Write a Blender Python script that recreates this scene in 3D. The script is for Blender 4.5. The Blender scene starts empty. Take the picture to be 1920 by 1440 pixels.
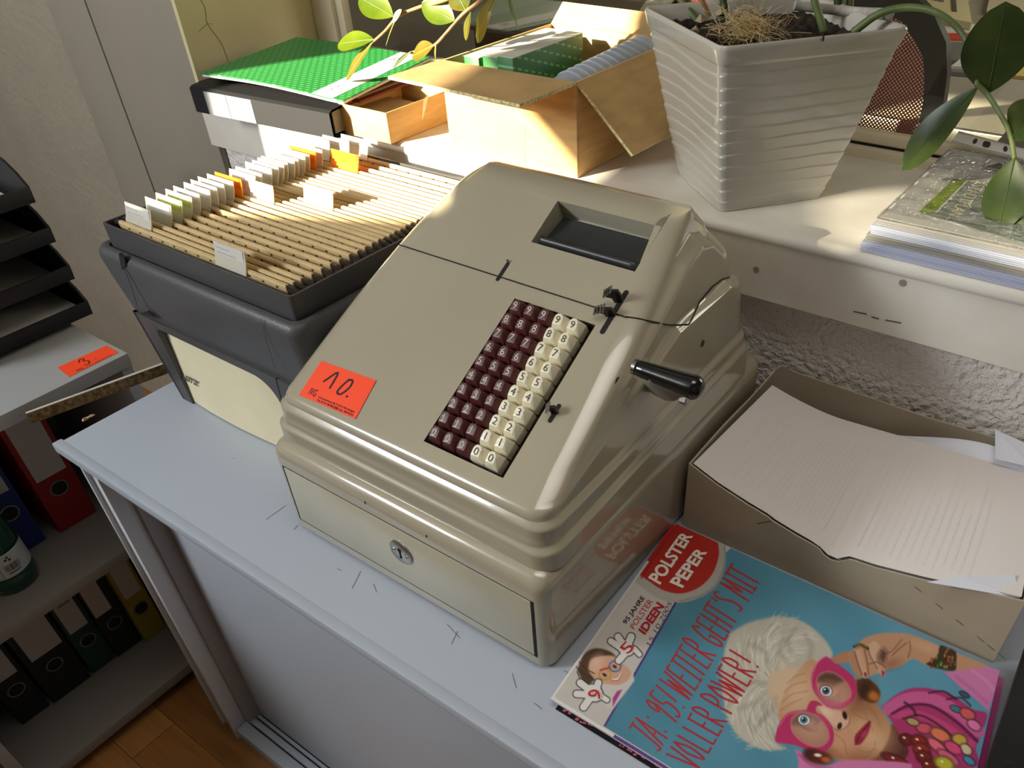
import bpy, bmesh, math, random
import numpy as np
from mathutils import Vector, Matrix
random.seed(7); np.random.seed(7)
SC = bpy.context.scene
COL = SC.collection
rad = math.radians
# ------------------------------------------------------------------ camera
F, PX, PY = 1482.295, 1056.356, 881.919          # focal length and principal point (1920 px wide frame)
ROT = np.array([[0.8147251, 0.57922843, -0.0267849],
                [0.35964352, -0.54101866, -0.76023375],
                [-0.45484014, 0.6097485, -0.64909723]])   # world -> camera (right, down, forward)
CAM = np.array([1.1461, -0.2952, 0.70])          # metres; z = 0 is the cabinet top, floor at -0.72
cd = bpy.data.cameras.new('camera'); cam = bpy.data.objects.new('camera', cd); COL.objects.link(cam)
cd.sensor_width = 36; cd.lens = F / 1920 * 36
cd.shift_x = -(PX - 960) / 1920; cd.shift_y = (PY - 720) / 1920
cd.clip_start = 0.01
mw = Matrix.Identity(4)
for i in range(3):
    mw[i][0], mw[i][1], mw[i][2], mw[i][3] = ROT[0][i], -ROT[1][i], -ROT[2][i], CAM[i]
cam.matrix_world = mw
SC.camera = cam
# ------------------------------------------------------------------ light
SC.view_settings.view_transform = 'Standard'; SC.view_settings.look = 'None'
SC.view_settings.gamma = 1.0; SC.view_settings.use_curve_mapping = False
SC.view_settings.exposure = 0.05
SC.cycles.use_denoising = True
SC.cycles.max_bounces = 8; SC.cycles.diffuse_bounces = 4; SC.cycles.glossy_bounces = 4
SC.cycles.transparent_max_bounces = 12; SC.cycles.sample_clamp_indirect = 6
w = bpy.data.worlds.new('sky'); SC.world = w; w.use_nodes = True
w.node_tree.nodes['Background'].inputs[0].default_value = (0.62, 0.75, 1.0, 1)
w.node_tree.nodes['Background'].inputs[1].default_value = 1.0
SUN_AZ, SUN_EL = rad(66), rad(20)
sd = bpy.data.lights.new('sun', 'SUN'); so = bpy.data.objects.new('sun', sd); COL.objects.link(so)
sd.energy = 25; sd.angle = rad(0.6); sd.color = (1.0, 0.89, 0.68)
dvec = Vector((math.cos(SUN_EL) * math.cos(SUN_AZ), math.cos(SUN_EL) * math.sin(SUN_AZ), -math.sin(SUN_EL)))
so.rotation_euler = dvec.to_track_quat('-Z', 'Y').to_euler(); so.location = (-2, -4, 3)

def area(name, loc, target, sx, sy, power, color):
    l = bpy.data.lights.new(name, 'AREA'); o = bpy.data.objects.new(name, l); COL.objects.link(o)
    l.shape = 'RECTANGLE'; l.size = sx; l.size_y = sy; l.energy = power; l.color = color
    o.location = loc; o.rotation_euler = (Vector(target) - Vector(loc)).to_track_quat('-Z', 'Y').to_euler()
    return o
# daylight entering through the window of the front wall; the rest are added fill lamps
area('window_daylight', (-0.74, -1.53, 1.30), (0.85, 0.5, 0.15), 0.65, 0.6, 46, (0.93, 0.97, 1.0))
area('window_skylight', (-0.5, -1.54, 0.9), (0.6, 0.3, 0.0), 1.1, 1.2, 4, (0.86, 0.93, 1.0))
area('overhead_fill', (1.15, 0.0, 1.70), (1.12, 0.1, 0.0), 1.3, 0.6, 2.2, (1.0, 0.94, 0.88)).data.spread = rad(80)  # unseen fill lamp, added to lift the papers in the carton
area('right_fill', (2.3, -1.2, 0.75), (0.9, 0.5, 0.0), 0.9, 1.6, 0.6, (0.86, 0.92, 1.0))  # weak fill lamp added at front right, no door stands there
area('far_room_fill', (2.4, 3.2, 1.3), (0.3, 3.0, 0.0), 1.5, 1.2, 48, (1.0, 0.95, 0.86))  # fill lamp added to brighten the room beyond the glass

# ------------------------------------------------------------------ pixel rays (to read positions off the photograph's perspective)
def _ray(p):
    d = np.array([(p[0] - PX) / F, (p[1] - PY) / F, 1.0]); return ROT.T @ d
def at_z(p, z): d = _ray(p); return CAM + d * (z - CAM[2]) / d[2]
def at_y(p, y): d = _ray(p); return CAM + d * (y - CAM[1]) / d[1]
def at_x(p, x): d = _ray(p); return CAM + d * (x - CAM[0]) / d[0]
def at_pl(p, p0, n):
    d = _ray(p); n = np.array(n); return CAM + d * (np.dot(np.array(p0) - CAM, n) / np.dot(d, n))

# ------------------------------------------------------------------ mesh helpers
class MB:
    def __init__(s): s.v = []; s.f = []; s.m = []
    def add(s, vs, fs, mi=0):
        b = len(s.v); s.v += [tuple(map(float, p)) for p in vs]
        for f in fs: s.f.append([b + i for i in f]); s.m.append(mi)
        return s
    def bm(s, bm, mi=0):
        bm.verts.index_update(); s.add([v.co[:] for v in bm.verts], [[v.index for v in f.verts] for f in bm.faces], mi); bm.free(); return s
    def box(s, x0, x1, y0, y1, z0, z1, mi=0, bev=0.0, seg=2, rz=0.0, c=None, mat=None):
        bm = bmesh.new(); bmesh.ops.create_cube(bm, size=1)
        for v in bm.verts: v.co = Vector(((x0 + x1) / 2 + v.co.x * (x1 - x0), (y0 + y1) / 2 + v.co.y * (y1 - y0), (z0 + z1) / 2 + v.co.z * (z1 - z0)))
        if bev: bmesh.ops.bevel(bm, geom=bm.edges[:], offset=bev, segments=seg, affect='EDGES', profile=0.5)
        if rz:
            c = c or ((x0 + x1) / 2, (y0 + y1) / 2, 0)
            bmesh.ops.rotate(bm, verts=bm.verts, cent=c, matrix=Matrix.Rotation(rz, 3, 'Z'))
        if mat is not None: bmesh.ops.transform(bm, matrix=mat, verts=bm.verts)
        return s.bm(bm, mi)
    def hull(s, pts, mi=0, bev=0.0):
        bm = bmesh.new(); vs = [bm.verts.new(tuple(map(float, p))) for p in pts]
        r = bmesh.ops.convex_hull(bm, input=vs)
        bmesh.ops.delete(bm, geom=[v for v in bm.verts if not v.link_faces], context='VERTS')
        if bev: bmesh.ops.bevel(bm, geom=bm.edges[:], offset=bev, segments=2, affect='EDGES', profile=0.5)
        return s.bm(bm, mi)
    def prism(s, poly, vec, mi=0):
        n = len(poly); a = [np.array(p, float) for p in poly]; b = [p + np.array(vec, float) for p in a]
        return s.add(a + b, [list(range(n))[::-1], list(range(n, 2 * n))] + [[i, (i + 1) % n, n + (i + 1) % n, n + i] for i in range(n)], mi)
    def grid(s, G, mi=0, skip=None, closed=False):
        n, m = len(G), len(G[0]); vs = [p for r in G for p in r]; fs = []
        for i in range(n - 1):
            for j in range(m if closed else m - 1):
                if skip and skip(i, j): continue
                k = (j + 1) % m
                fs.append([i * m + j, i * m + k, (i + 1) * m + k, (i + 1) * m + j])
        return s.add(vs, fs, mi)
    def sheet(s, G, t, mi=0):
        """solid sheet of thickness t (downwards) over a grid of points"""
        n, m = len(G), len(G[0]); top = [np.array(p, float) for r in G for p in r]; bot = [p - np.array([0, 0, t]) for p in top]
        N = n * m; fs = []
        for i in range(n - 1):
            for j in range(m - 1):
                a, b, c, d = i * m + j, i * m + j + 1, (i + 1) * m + j + 1, (i + 1) * m + j
                fs += [[a, b, c, d], [N + d, N + c, N + b, N + a]]
        ring = list(range(m)) + [i * m + m - 1 for i in range(1, n)] + [(n - 1) * m + j for j in range(m - 2, -1, -1)] + [i * m for i in range(n - 2, 0, -1)]
        for k in range(len(ring)):
            a, b = ring[k], ring[(k + 1) % len(ring)]; fs.append([b, a, N + a, N + b])
        return s.add(top + bot, fs, mi)
    def tube(s, pts, r, n=8, mi=0, cap=True):
        P = [np.array(p, float) for p in pts]; R = r if hasattr(r, '__len__') else [r] * len(P)
        T = [P[min(i + 1, len(P) - 1)] - P[max(i - 1, 0)] for i in range(len(P))]
        T = [t / (np.linalg.norm(t) + 1e-12) for t in T]
        up = np.array([0, 0, 1.0]) if abs(T[0][2]) < 0.9 else np.array([1.0, 0, 0])
        a = np.cross(T[0], up); a /= np.linalg.norm(a); rows = []
        for i, p in enumerate(P):
            a = a - T[i] * np.dot(a, T[i]); a /= np.linalg.norm(a); b = np.cross(T[i], a)
            rows.append([p + R[i] * (a * math.cos(2 * math.pi * k / n) + b * math.sin(2 * math.pi * k / n)) for k in range(n)])
        base = len(s.v); s.grid(rows, mi, closed=True)
        if cap:
            L = len(rows)
            s.f.append([base + k for k in range(n)][::-1]); s.m.append(mi)
            s.f.append([base + (L - 1) * n + k for k in range(n)]); s.m.append(mi)
        return s
    def lathe(s, prof, c, n=24, mi=0, axis='z'):
        rows = []
        for r, h in prof:
            row = []
            for k in range(n):
                a = 2 * math.pi * k / n; x, y = r * math.cos(a), r * math.sin(a)
                q = (x, y, h) if axis == 'z' else ((h, x, y) if axis == 'x' else (x, h, y))
                row.append((c[0] + q[0], c[1] + q[1], c[2] + q[2]))
            rows.append(row)
        base = len(s.v); s.grid(rows, mi, closed=True)
        s.f.append([base + k for k in range(n)][::-1]); s.m.append(mi)
        s.f.append([base + (len(rows) - 1) * n + k for k in range(n)]); s.m.append(mi)
        return s
    def ribbon(s, pts, wd, nrm, mi=0):
        P = [np.array(p, float) for p in pts]; nrm = np.array(nrm, float); L = []
        for i in range(len(P)):
            t = P[min(i + 1, len(P) - 1)] - P[max(i - 1, 0)]; sd_ = np.cross(nrm, t); sd_ /= np.linalg.norm(sd_) + 1e-12
            L.append([P[i] - sd_ * wd / 2, P[i] + sd_ * wd / 2])
        return s.grid(L, mi)

ORG = {}
def _mesh(name, mb, mats, org, smooth):
    me = bpy.data.meshes.new(name)
    vs = np.array(mb.v, float) - np.array(org)
    me.from_pydata(vs.tolist(), [], mb.f)
    for m_ in (mats if isinstance(mats, (list, tuple)) else [mats]): me.materials.append(m_)
    if max(mb.m, default=0) > 0: me.polygons.foreach_set('material_index', mb.m)
    bm = bmesh.new(); bm.from_mesh(me); bmesh.ops.recalc_face_normals(bm, faces=bm.faces); bm.to_mesh(me); bm.free()
    if smooth:
        me.polygons.foreach_set('use_smooth', [True] * len(me.polygons)); me.set_sharp_from_angle(angle=rad(smooth))
    me.update(); return me
def obj(name, mb, mats, parent=None, smooth=35, label=None, stuff=False, local=False):
    """one mesh object; vertices given in world space (or in the parent's space when local)"""
    if parent is not None: org = (0, 0, 0) if local else ORG[parent.name]
    else:
        a = np.array(mb.v); lo, hi = a.min(0), a.max(0); org = ((lo[0] + hi[0]) / 2, (lo[1] + hi[1]) / 2, lo[2])
    o = bpy.data.objects.new(name, _mesh(name, mb, mats, org, smooth)); COL.objects.link(o)
    if parent is not None: o.parent = parent
    else: o.location = org
    ORG[o.name] = org
    if label: o['label'] = label
    if stuff: o['kind'] = 'stuff'
    return o
def tag(o, label, cat, group=None):
    o['label'] = label; o['category'] = cat
    if group: o['group'] = group
    return o
def thing(name, label, cat, loc, group=None):
    o = bpy.data.objects.new(name, None); COL.objects.link(o); o.location = loc; o.empty_display_size = 0.02
    ORG[o.name] = tuple(loc); return tag(o, label, cat, group)
def struct(name, mb, mats, parent=None, smooth=35, label=None):
    o = obj(name, mb, mats, parent, smooth, label)
    o['kind'] = 'structure'; return o
def copy_tree(o, parent=None):
    c = o.copy(); COL.objects.link(c)
    if parent is not None: c.parent = parent
    for ch in list(o.children): copy_tree(ch, c)
    return c

# ------------------------------------------------------------------ materials
def lin(c): return tuple(((x / 255) / 12.92 if x / 255 <= 0.04045 else ((x / 255 + 0.055) / 1.055) ** 2.4) for x in c)
def M(name, rgb, rough=0.5, metal=0.0, spec=0.5, var=0.0, vscale=8.0, bump=0.0, bscale=60.0, bdist=0.004, coat=0.0, trans=0.0, emit=None, detail=4.0, stretch=None, rgb2=None, subsurf=0.0):
    m = bpy.data.materials.new(name); m.use_nodes = True; nt = m.node_tree; b = nt.nodes['Principled BSDF']
    b.inputs['Base Color'].default_value = (*lin(rgb), 1); b.inputs['Roughness'].default_value = rough
    b.inputs['Metallic'].default_value = metal; b.inputs['Specular IOR Level'].default_value = spec
    b.inputs['Coat Weight'].default_value = coat; b.inputs['Coat Roughness'].default_value = 0.04
    b.inputs['Transmission Weight'].default_value = trans
    if var or bump or rgb2:
        tc = nt.nodes.new('ShaderNodeTexCoord'); src = tc.outputs['Object']
        if stretch:
            mp = nt.nodes.new('ShaderNodeMapping'); mp.inputs['Scale'].default_value = stretch; nt.links.new(src, mp.inputs[0]); src = mp.outputs[0]
    if var or rgb2:
        n = nt.nodes.new('ShaderNodeTexNoise'); n.inputs['Scale'].default_value = vscale; n.inputs['Detail'].default_value = detail; nt.links.new(src, n.inputs['Vector'])
        r = nt.nodes.new('ShaderNodeValToRGB'); r.color_ramp.elements[0].position = 0.3; r.color_ramp.elements[1].position = 0.7
        c2 = rgb2 or tuple(max(0, c * (1 + var)) for c in rgb)
        r.color_ramp.elements[0].color = (*lin(tuple(c * (1 - var) for c in rgb)), 1)
        r.color_ramp.elements[1].color = (*lin(tuple(min(255, c) for c in c2)), 1)
        nt.links.new(n.outputs['Fac'], r.inputs[0]); nt.links.new(r.outputs[0], b.inputs['Base Color'])
    if bump:
        n2 = nt.nodes.new('ShaderNodeTexNoise'); n2.inputs['Scale'].default_value = bscale; n2.inputs['Detail'].default_value = 3; nt.links.new(src, n2.inputs['Vector'])
        bp = nt.nodes.new('ShaderNodeBump'); bp.inputs['Strength'].default_value = bump; bp.inputs['Distance'].default_value = bdist
        nt.links.new(n2.outputs['Fac'], bp.inputs['Height']); nt.links.new(bp.outputs[0], b.inputs['Normal'])
    return m
def glass_mat(name, tint=(255, 255, 255), facing=0.12, rough=0.02):
    """clear sheet: transparent with a Fresnel reflection"""
    m = bpy.data.materials.new(name); m.use_nodes = True; nt = m.node_tree; nt.nodes.clear()
    o = nt.nodes.new('ShaderNodeOutputMaterial'); mx = nt.nodes.new('ShaderNodeMixShader'); t = nt.nodes.new('ShaderNodeBsdfTransparent'); g = nt.nodes.new('ShaderNodeBsdfGlossy')
    fr = nt.nodes.new('ShaderNodeLayerWeight'); fr.inputs['Blend'].default_value = 0.5      # Schlick from the facing angle, same on both sides
    pw = nt.nodes.new('ShaderNodeMath'); pw.operation = 'POWER'; pw.inputs[1].default_value = 4.5; nt.links.new(fr.outputs['Facing'], pw.inputs[0])
    ad = nt.nodes.new('ShaderNodeMath'); ad.operation = 'ADD'; ad.inputs[1].default_value = facing; ad.use_clamp = True
    t.inputs[0].default_value = (*lin(tint), 1); g.inputs['Roughness'].default_value = rough
    nt.links.new(pw.outputs[0], ad.inputs[0]); nt.links.new(ad.outputs[0], mx.inputs[0]); nt.links.new(t.outputs[0], mx.inputs[1]); nt.links.new(g.outputs[0], mx.inputs[2]); nt.links.new(mx.outputs[0], o.inputs[0])
    return m
def thin_mat(name, rgb, trans=0.4, rough=0.5):
    """thin translucent sheet (leaf, paper, plastic tab): diffuse plus translucent"""
    m = M(name, rgb, rough); nt = m.node_tree; b = nt.nodes['Principled BSDF']; o = [n for n in nt.nodes if n.type == 'OUTPUT_MATERIAL'][0]
    t = nt.nodes.new('ShaderNodeBsdfTranslucent'); t.inputs[0].default_value = (*lin(rgb), 1); mx = nt.nodes.new('ShaderNodeMixShader'); mx.inputs[0].default_value = trans
    nt.links.new(b.outputs[0], mx.inputs[1]); nt.links.new(t.outputs[0], mx.inputs[2]); nt.links.new(mx.outputs[0], o.inputs[0])
    return m

# ------------------------------------------------------------------ lettering
_txt = {}
def text_poly(txt, bold=0.0, res=3):
    key = (txt, bold, res)
    if key not in _txt:
        cu = bpy.data.curves.new('t', 'FONT'); cu.body = txt; cu.size = 1; cu.resolution_u = res; cu.offset = bold
        ob = bpy.data.objects.new('t', cu); COL.objects.link(ob)
        dg = bpy.context.evaluated_depsgraph_get(); me = bpy.data.meshes.new_from_object(ob.evaluated_get(dg))
        v = np.array([p.co[:] for p in me.vertices]); f = [list(p.vertices) for p in me.polygons]
        lo, hi = v[:, :2].min(0), v[:, :2].max(0); asp = (hi[0] - lo[0]) / (hi[1] - lo[1]); v = (v[:, :2] - lo) / (hi - lo)
        bpy.data.objects.remove(ob); bpy.data.curves.remove(cu); bpy.data.meshes.remove(me); _txt[key] = (v, f, asp)
    return _txt[key]
def text_on(mb, txt, bl, br, tr, tl, off=(0, 0, 0.0003), bold=0.0, mi=0, res=3):
    """flat lettering stretched onto a quad"""
    v, f, asp = text_poly(txt, bold, res); bl, br, tr, tl = [np.array(p, float) + np.array(off) for p in (bl, br, tr, tl)]
    P = [bl * (1 - u) * (1 - t) + br * u * (1 - t) + tr * u * t + tl * (1 - u) * t for u, t in v]
    return mb.add(P, f, mi)
def sm(x, a, b): t = min(1, max(0, (x - a) / (b - a))); return t * t * (3 - 2 * t)
def lerp(a, b, t): return np.array(a, float) * (1 - t) + np.array(b, float) * t
def smooth_path(pts, n=6):
    P = [np.array(p, float) for p in pts]; P = [2 * P[0] - P[1]] + P + [2 * P[-1] - P[-2]]; out = []
    for i in range(1, len(P) - 2):
        a, b, c, d = P[i - 1:i + 3]
        for k in range(n):
            t = k / n; out.append(0.5 * (2 * b + (c - a) * t + (2 * a - 5 * b + 4 * c - d) * t * t + (3 * b - a - 3 * c + d) * t ** 3))
    return out + [P[-2]]
# ================================================================== SETTING
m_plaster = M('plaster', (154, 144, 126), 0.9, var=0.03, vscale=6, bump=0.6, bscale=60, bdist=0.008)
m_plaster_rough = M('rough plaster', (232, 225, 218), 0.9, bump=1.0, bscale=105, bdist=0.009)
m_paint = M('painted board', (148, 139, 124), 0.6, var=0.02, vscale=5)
m_reveal = M('yellowed paint', (206, 196, 152), 0.6, var=0.05, vscale=4)
m_sill = M('worn sill paint', (228, 220, 204), 0.42, var=0.07, vscale=9, rgb2=(234, 229, 218), bump=0.12, bscale=30)
m_sillface = M('sill front paint', (224, 219, 208), 0.45, var=0.02, vscale=6)
m_frame = M('window frame paint', (222, 212, 186), 0.5, var=0.04, vscale=8)
m_dark = M('dark gap', (14, 13, 12), 0.8)
m_ceil = M('ceiling paint', (178, 172, 160), 0.9)
m_wall = M('white wall', (150, 142, 128), 0.9)
m_pane = glass_mat('window glass', (238, 238, 232), 0.03)

Y0, Y1, ZC, ZF = 0.63, 0.93, 1.75, -0.72
struct('wall_back', MB().box(-2.0, 2.8, Y0, Y1, ZF, 0.194).box(-2.0, -0.363, Y0, Y1, 0.194, ZC).box(-0.363, 2.8, Y0, Y1, 1.45, ZC), m_plaster_rough, smooth=0)
# plaster skin of the pier left of the window (finer texture) and the two painted boards on it
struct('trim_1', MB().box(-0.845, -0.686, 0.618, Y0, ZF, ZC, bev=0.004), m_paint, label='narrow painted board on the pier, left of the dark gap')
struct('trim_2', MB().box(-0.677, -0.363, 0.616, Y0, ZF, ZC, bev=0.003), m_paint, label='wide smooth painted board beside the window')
struct('trim_3', MB().box(-0.688, -0.675, 0.6265, Y0, ZF, ZC), m_dark, smooth=0, label='dark gap between the two painted boards')
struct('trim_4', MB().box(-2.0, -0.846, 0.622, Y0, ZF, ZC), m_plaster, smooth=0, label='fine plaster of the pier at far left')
# wall_front with the window opening the daylight comes through (behind the photographer)
wx0, wx1, wz0, wz1 = -1.30, 0.42, 0.30, 1.62
struct('wall_front', MB().box(-2.0, wx0, -1.72, -1.6, ZF, ZC).box(wx1, 2.8, -1.72, -1.6, ZF, ZC).box(wx0, wx1, -1.72, -1.6, ZF, wz0).box(wx0, wx1, -1.72, -1.6, wz1, ZC), m_wall, smooth=0)
struct('wall_left', MB().box(-2.1, -2.0, -1.72, 5.2, ZF, ZC), m_wall, smooth=0)
struct('wall_right', MB().box(2.8, 2.9, -1.72, 5.2, ZF, ZC), m_wall, smooth=0)
struct('wall_far', MB().box(-2.1, 2.9, 5.1, 5.2, ZF, ZC), m_wall, smooth=0)
struct('ceiling', MB().box(-2.1, 2.9, -1.72, 5.2, ZC, ZC + 0.1), m_ceil, smooth=0)
# floor of laminate planks; the planks near the cabinet are built one by one
m_floor = M('laminate', (150, 104, 60), 0.45, var=0.12, vscale=5, stretch=(1, 10, 1))
planks = [M('plank a', (176, 122, 66), 0.4, var=0.10, vscale=6, stretch=(1, 9, 1)), M('plank b', (160, 106, 54), 0.4, var=0.12, vscale=6, stretch=(1, 9, 1)), M('plank c', (146, 98, 50), 0.4, var=0.12, vscale=6, stretch=(1, 9, 1))]
fl = struct('floor', MB().box(-2.0, 2.8, -1.6, 5.1, ZF - 0.1, ZF - 0.004), m_floor, smooth=0)
k = 0
for r in range(9):
    y = -0.62 + r * 0.095; x = -0.55 - (r % 3) * 0.13
    while x < 0.7:
        obj('plank', MB().box(x + 0.0008, x + 0.3792, y + 0.0008, y + 0.0942, ZF - 0.012, ZF), planks[k % 3] if r % 2 else planks[(k + 1) % 3], fl, smooth=0)
        x += 0.38; k += 1

# window between the two rooms: sill, reveal, frame, glass
ys, zs = 0.60, 0.287
win = bpy.data.objects.new('window_1', None); COL.objects.link(win); win['kind'] = 'structure'; win.location = (0.9, 0.75, 0.2); ORG['window_1'] = (0.9, 0.75, 0.2)
b = MB(); prof = [(0.93, zs)] + [(0.611 - 0.011 * math.sin(a), zs - 0.011 + 0.011 * math.cos(a)) for a in np.linspace(0, math.pi * 0.6, 8)] + [(0.6035, zs - 0.0175), (0.603, 0.194), (0.64, 0.194), (0.64, 0.2), (0.93, 0.2)]
b.prism([(-0.362, y, z) for y, z in prof], (3.14, 0, 0)); struct('sill_board', b, m_sill, win, 40, 'worn cream painted window sill')
# marks and dents on the front of the sill
b = MB()
for p, q in (((1600, 584), (1625, 589)), ((1634, 594), (1648, 598)), ((1660, 600), (1690, 606))):
    b.ribbon([at_y(p, 0.6027), at_y(q, 0.6027)], 0.0016, (0, -1, 0))
struct('scratch', b, M('scratch brown', (92, 80, 62), 0.8), win, 0, 'dark scratches on the sill front')
b = MB()
for p in ((1418, 505), (1692, 530)):
    c = at_y(p, 0.6025); b.lathe([(0.004, -0.0006), (0.0015, 0.0002)], c, 14, axis='y')
struct('nail_mark', b, M('nail mark', (150, 138, 118), 0.8), win, 30)
struct('reveal', MB().box(-0.372, -0.362, 0.6155, 0.93, zs - 0.01, 1.45), m_reveal, win, 0, 'yellowish painted window reveal')
b = MB(); crk = smooth_path([(-0.3614, 0.66, 0.45), (-0.3614, 0.672, 0.42), (-0.3614, 0.668, 0.395), (-0.3614, 0.685, 0.36), (-0.3614, 0.69, 0.325)], 5)
b.ribbon(crk, 0.0015, (1, 0, 0)); b.ribbon([(-0.3614, 0.645, 0.385), (-0.3614, 0.668, 0.395), (-0.3614, 0.68, 0.392)], 0.0012, (1, 0, 0)); struct('crack', b, M('crack', (160, 150, 108), 0.9), win, 0, 'hairline crack in the reveal paint')
struct('side_stile', MB().box(-0.362, -0.30, 0.915, 0.95, zs - 0.01, 1.45, bev=0.003).box(-0.30, -0.28, 0.925, 0.945, zs, 1.45, bev=0.002), m_frame, win, 30)
struct('bottom_rail', MB().box(-0.36, 2.8, 0.905, 0.955, zs - 0.02, 0.300, bev=0.004).box(-0.36, 2.8, 0.921, 0.95, 0.298, 0.316, bev=0.003), m_frame, win, 30, 'cream bottom rail of the window frame')
struct('rail_groove', MB().box(-0.36, 2.8, 0.9195, 0.9215, 0.299, 0.3035), m_dark, win, 0)
struct('pane', MB().box(-0.30, 2.75, 0.934, 0.938, 0.31, 1.45), m_pane, win, 0)
# added cloth pieces in the unseen front window, cut to shape the sun patches
m_blocker = M('curtain cloth', (150, 140, 120), 0.9)
def sun_gap(q, h, y=-1.585):
    x = (q + 0.4067 * y) / 0.9135; s = 0.4067 * x + 0.9135 * y; return (x, y, h - 0.364 * s)
def sun_mask(poly, yo=0.0):
    b = MB(); n = len(poly); pts = [sun_gap(*p) for p in poly]
    b.prism([(x, y - 0.004 + yo, z) for x, y, z in pts], (0, 0.008, 0)); return b
c = obj('sun_blocker', sun_mask([(0.03, 0.70), (0.04, 0.672), (0.13, 0.637), (0.205, 0.586), (0.32, 0.52), (0.60, 0.52), (0.553, 0.616), (0.447, 0.652), (0.47, 0.68), (0.53, 0.72), (0.58, 0.755), (0.66, 0.80), (0.82, 0.81), (0.82, 0.98), (0.10, 0.98), (0.02, 0.80)]), m_blocker, smooth=0)  # added sun blocker in place of the photographer's shadow
tag(c, 'added beige cloth shaping the sun patches, behind the photographer', 'sun_blocker')
c = obj('low_sun_blocker', sun_mask([(-0.95, -0.62), (1.6, -0.62), (1.6, 0.69), (0.66, 0.675), (0.60, 0.655), (0.572, 0.625), (0.47, 0.625), (0.45, 0.56), (0.30, 0.525), (-0.02, 0.385), (-0.95, 0.33)], -0.012), m_blocker, smooth=0)  # added to cut off the sun below the lit patches
tag(c, 'added low cloth screen cutting off the low sun, behind the photographer', 'light blocker')

c = obj('side_sun_blocker', sun_mask([(-0.95, 0.25), (-0.41, 0.25), (-0.408, 0.42), (-0.40, 0.52), (-0.405, 0.60), (-0.42, 0.98), (-0.95, 0.98)], 0.012), m_blocker, smooth=0)  # added to bound the sunlight on its left side
tag(c, 'added beige cloth bounding the sun patch at left, behind the photographer', 'sun_blocker')

m_dimmer = bpy.data.materials.new('sun dimming cloth'); m_dimmer.use_nodes = True; nt = m_dimmer.node_tree; nt.nodes.clear(); o_ = nt.nodes.new('ShaderNodeOutputMaterial'); t_ = nt.nodes.new('ShaderNodeBsdfTransparent'); t_.inputs[0].default_value = (0.26, 0.26, 0.25, 1); nt.links.new(t_.outputs[0], o_.inputs[0])
c = obj('sun_dimmer', MB().add([sun_gap(q, h, -1.60) for q, h in ((0.40, 0.55), (1.6, 0.55), (1.6, 1.0), (0.40, 1.0))], [[0, 1, 2, 3]]), m_dimmer, smooth=0)  # added to weaken the sun on the right part of the sill
tag(c, 'added thin cloth dimming the sun at right, behind the photographer', 'sun_blocker')

# ================================================================== CABINET
m_cab = M('grey white laminate', (166, 173, 182), 0.42, var=0.015, vscale=3)
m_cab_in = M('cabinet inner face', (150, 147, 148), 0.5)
m_edge = M('cabinet edge band', (202, 207, 212), 0.35)
CW = 1.75
cab = thing('sliding_door_cabinet', 'low grey-white sliding-door cabinet carrying the cash register', 'cabinet', (CW / 2, 0.3, ZF))
b = MB().box(0.004, CW, 0.0, 0.60, -0.0165, 0, bev=0.001).box(-0.003, CW, -0.003, 0.012, -0.0165, 0.0003, 0, bev=0.0016)
obj('top_panel', b, m_cab, cab)
obj('edge_strip', MB().box(0.030, 0.036, 0.006, 0.6, ZF, -0.0165).box(0.078, 0.089, 0.002, 0.03, ZF, -0.0165, bev=0.001), m_edge, cab)
obj('side_panel', MB().box(0.036, 0.078, 0.012, 0.6, ZF, -0.0165), m_cab_in, cab, 0)
obj('side_panel', MB().box(CW - 0.05, CW, 0.012, 0.6, ZF, -0.0165), m_cab_in, cab, 0)
obj('inner_panel', MB().box(0.078, 0.098, 0.03, 0.59, ZF, -0.0165), m_cab_in, cab, 0)
obj('sliding_door', MB().box(0.1, 0.95, 0.057, 0.075, -0.69, -0.03, bev=0.001), m_cab, cab)
obj('sliding_door', MB().box(0.92, CW - 0.05, 0.08, 0.098, -0.69, -0.03, bev=0.001), m_cab, cab)
obj('bottom_rail', MB().box(0.09, CW - 0.05, 0.006, 0.03, ZF, -0.69, bev=0.001).box(0.09, CW - 0.05, 0.034, 0.046, ZF, -0.692, bev=0.001).box(0.09, CW - 0.05, 0.05, 0.056, ZF, -0.694), m_cab, cab)
obj('back_panel', MB().box(0.1, CW - 0.05, 0.585, 0.595, ZF, -0.0165), m_cab_in, cab, 0)
b = MB()
for st in ([(499, 974), (535, 948)], [(551, 993), (558, 985)], [(676, 1071), (660, 1103)], [(712, 1008), (706, 1022)], [(858, 1183), (846, 1208)], [(838, 1170), (862, 1196)], [(632, 1066), (640, 1070)], [(700, 1095), (706, 1110)], [(1002, 1318), (1016, 1330)], [(1056, 1256), (1066, 1262)], [(960, 1262), (968, 1290)], [(436, 858), (442, 861)]):
    b.ribbon([at_z(p, 0.0004) for p in st], 0.0007, (0, 0, 1))
obj('scuff_marks', b, M('scuff', (112, 110, 108), 0.8), cab, 0, 'small dark scuff marks on the cabinet top', stuff=True)
b = MB(); 
for i in range(6): 
    t = i / 5; c = lerp(at_z((160, 790), 0), at_z((176, 779), 0), t); r = 0.004 - 0.002 * t
    b.hull([c + np.array([random.uniform(-r, r), random.uniform(-r, r), random.uniform(0, 1.6 * r)]) for _ in range(10)])
o = obj('wood_crumb', b, M('crumb', (190, 165, 120), 0.9), smooth=0); tag(o, 'crumb of splintered chipboard at the rear left edge of the cabinet top', 'crumb')

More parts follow.
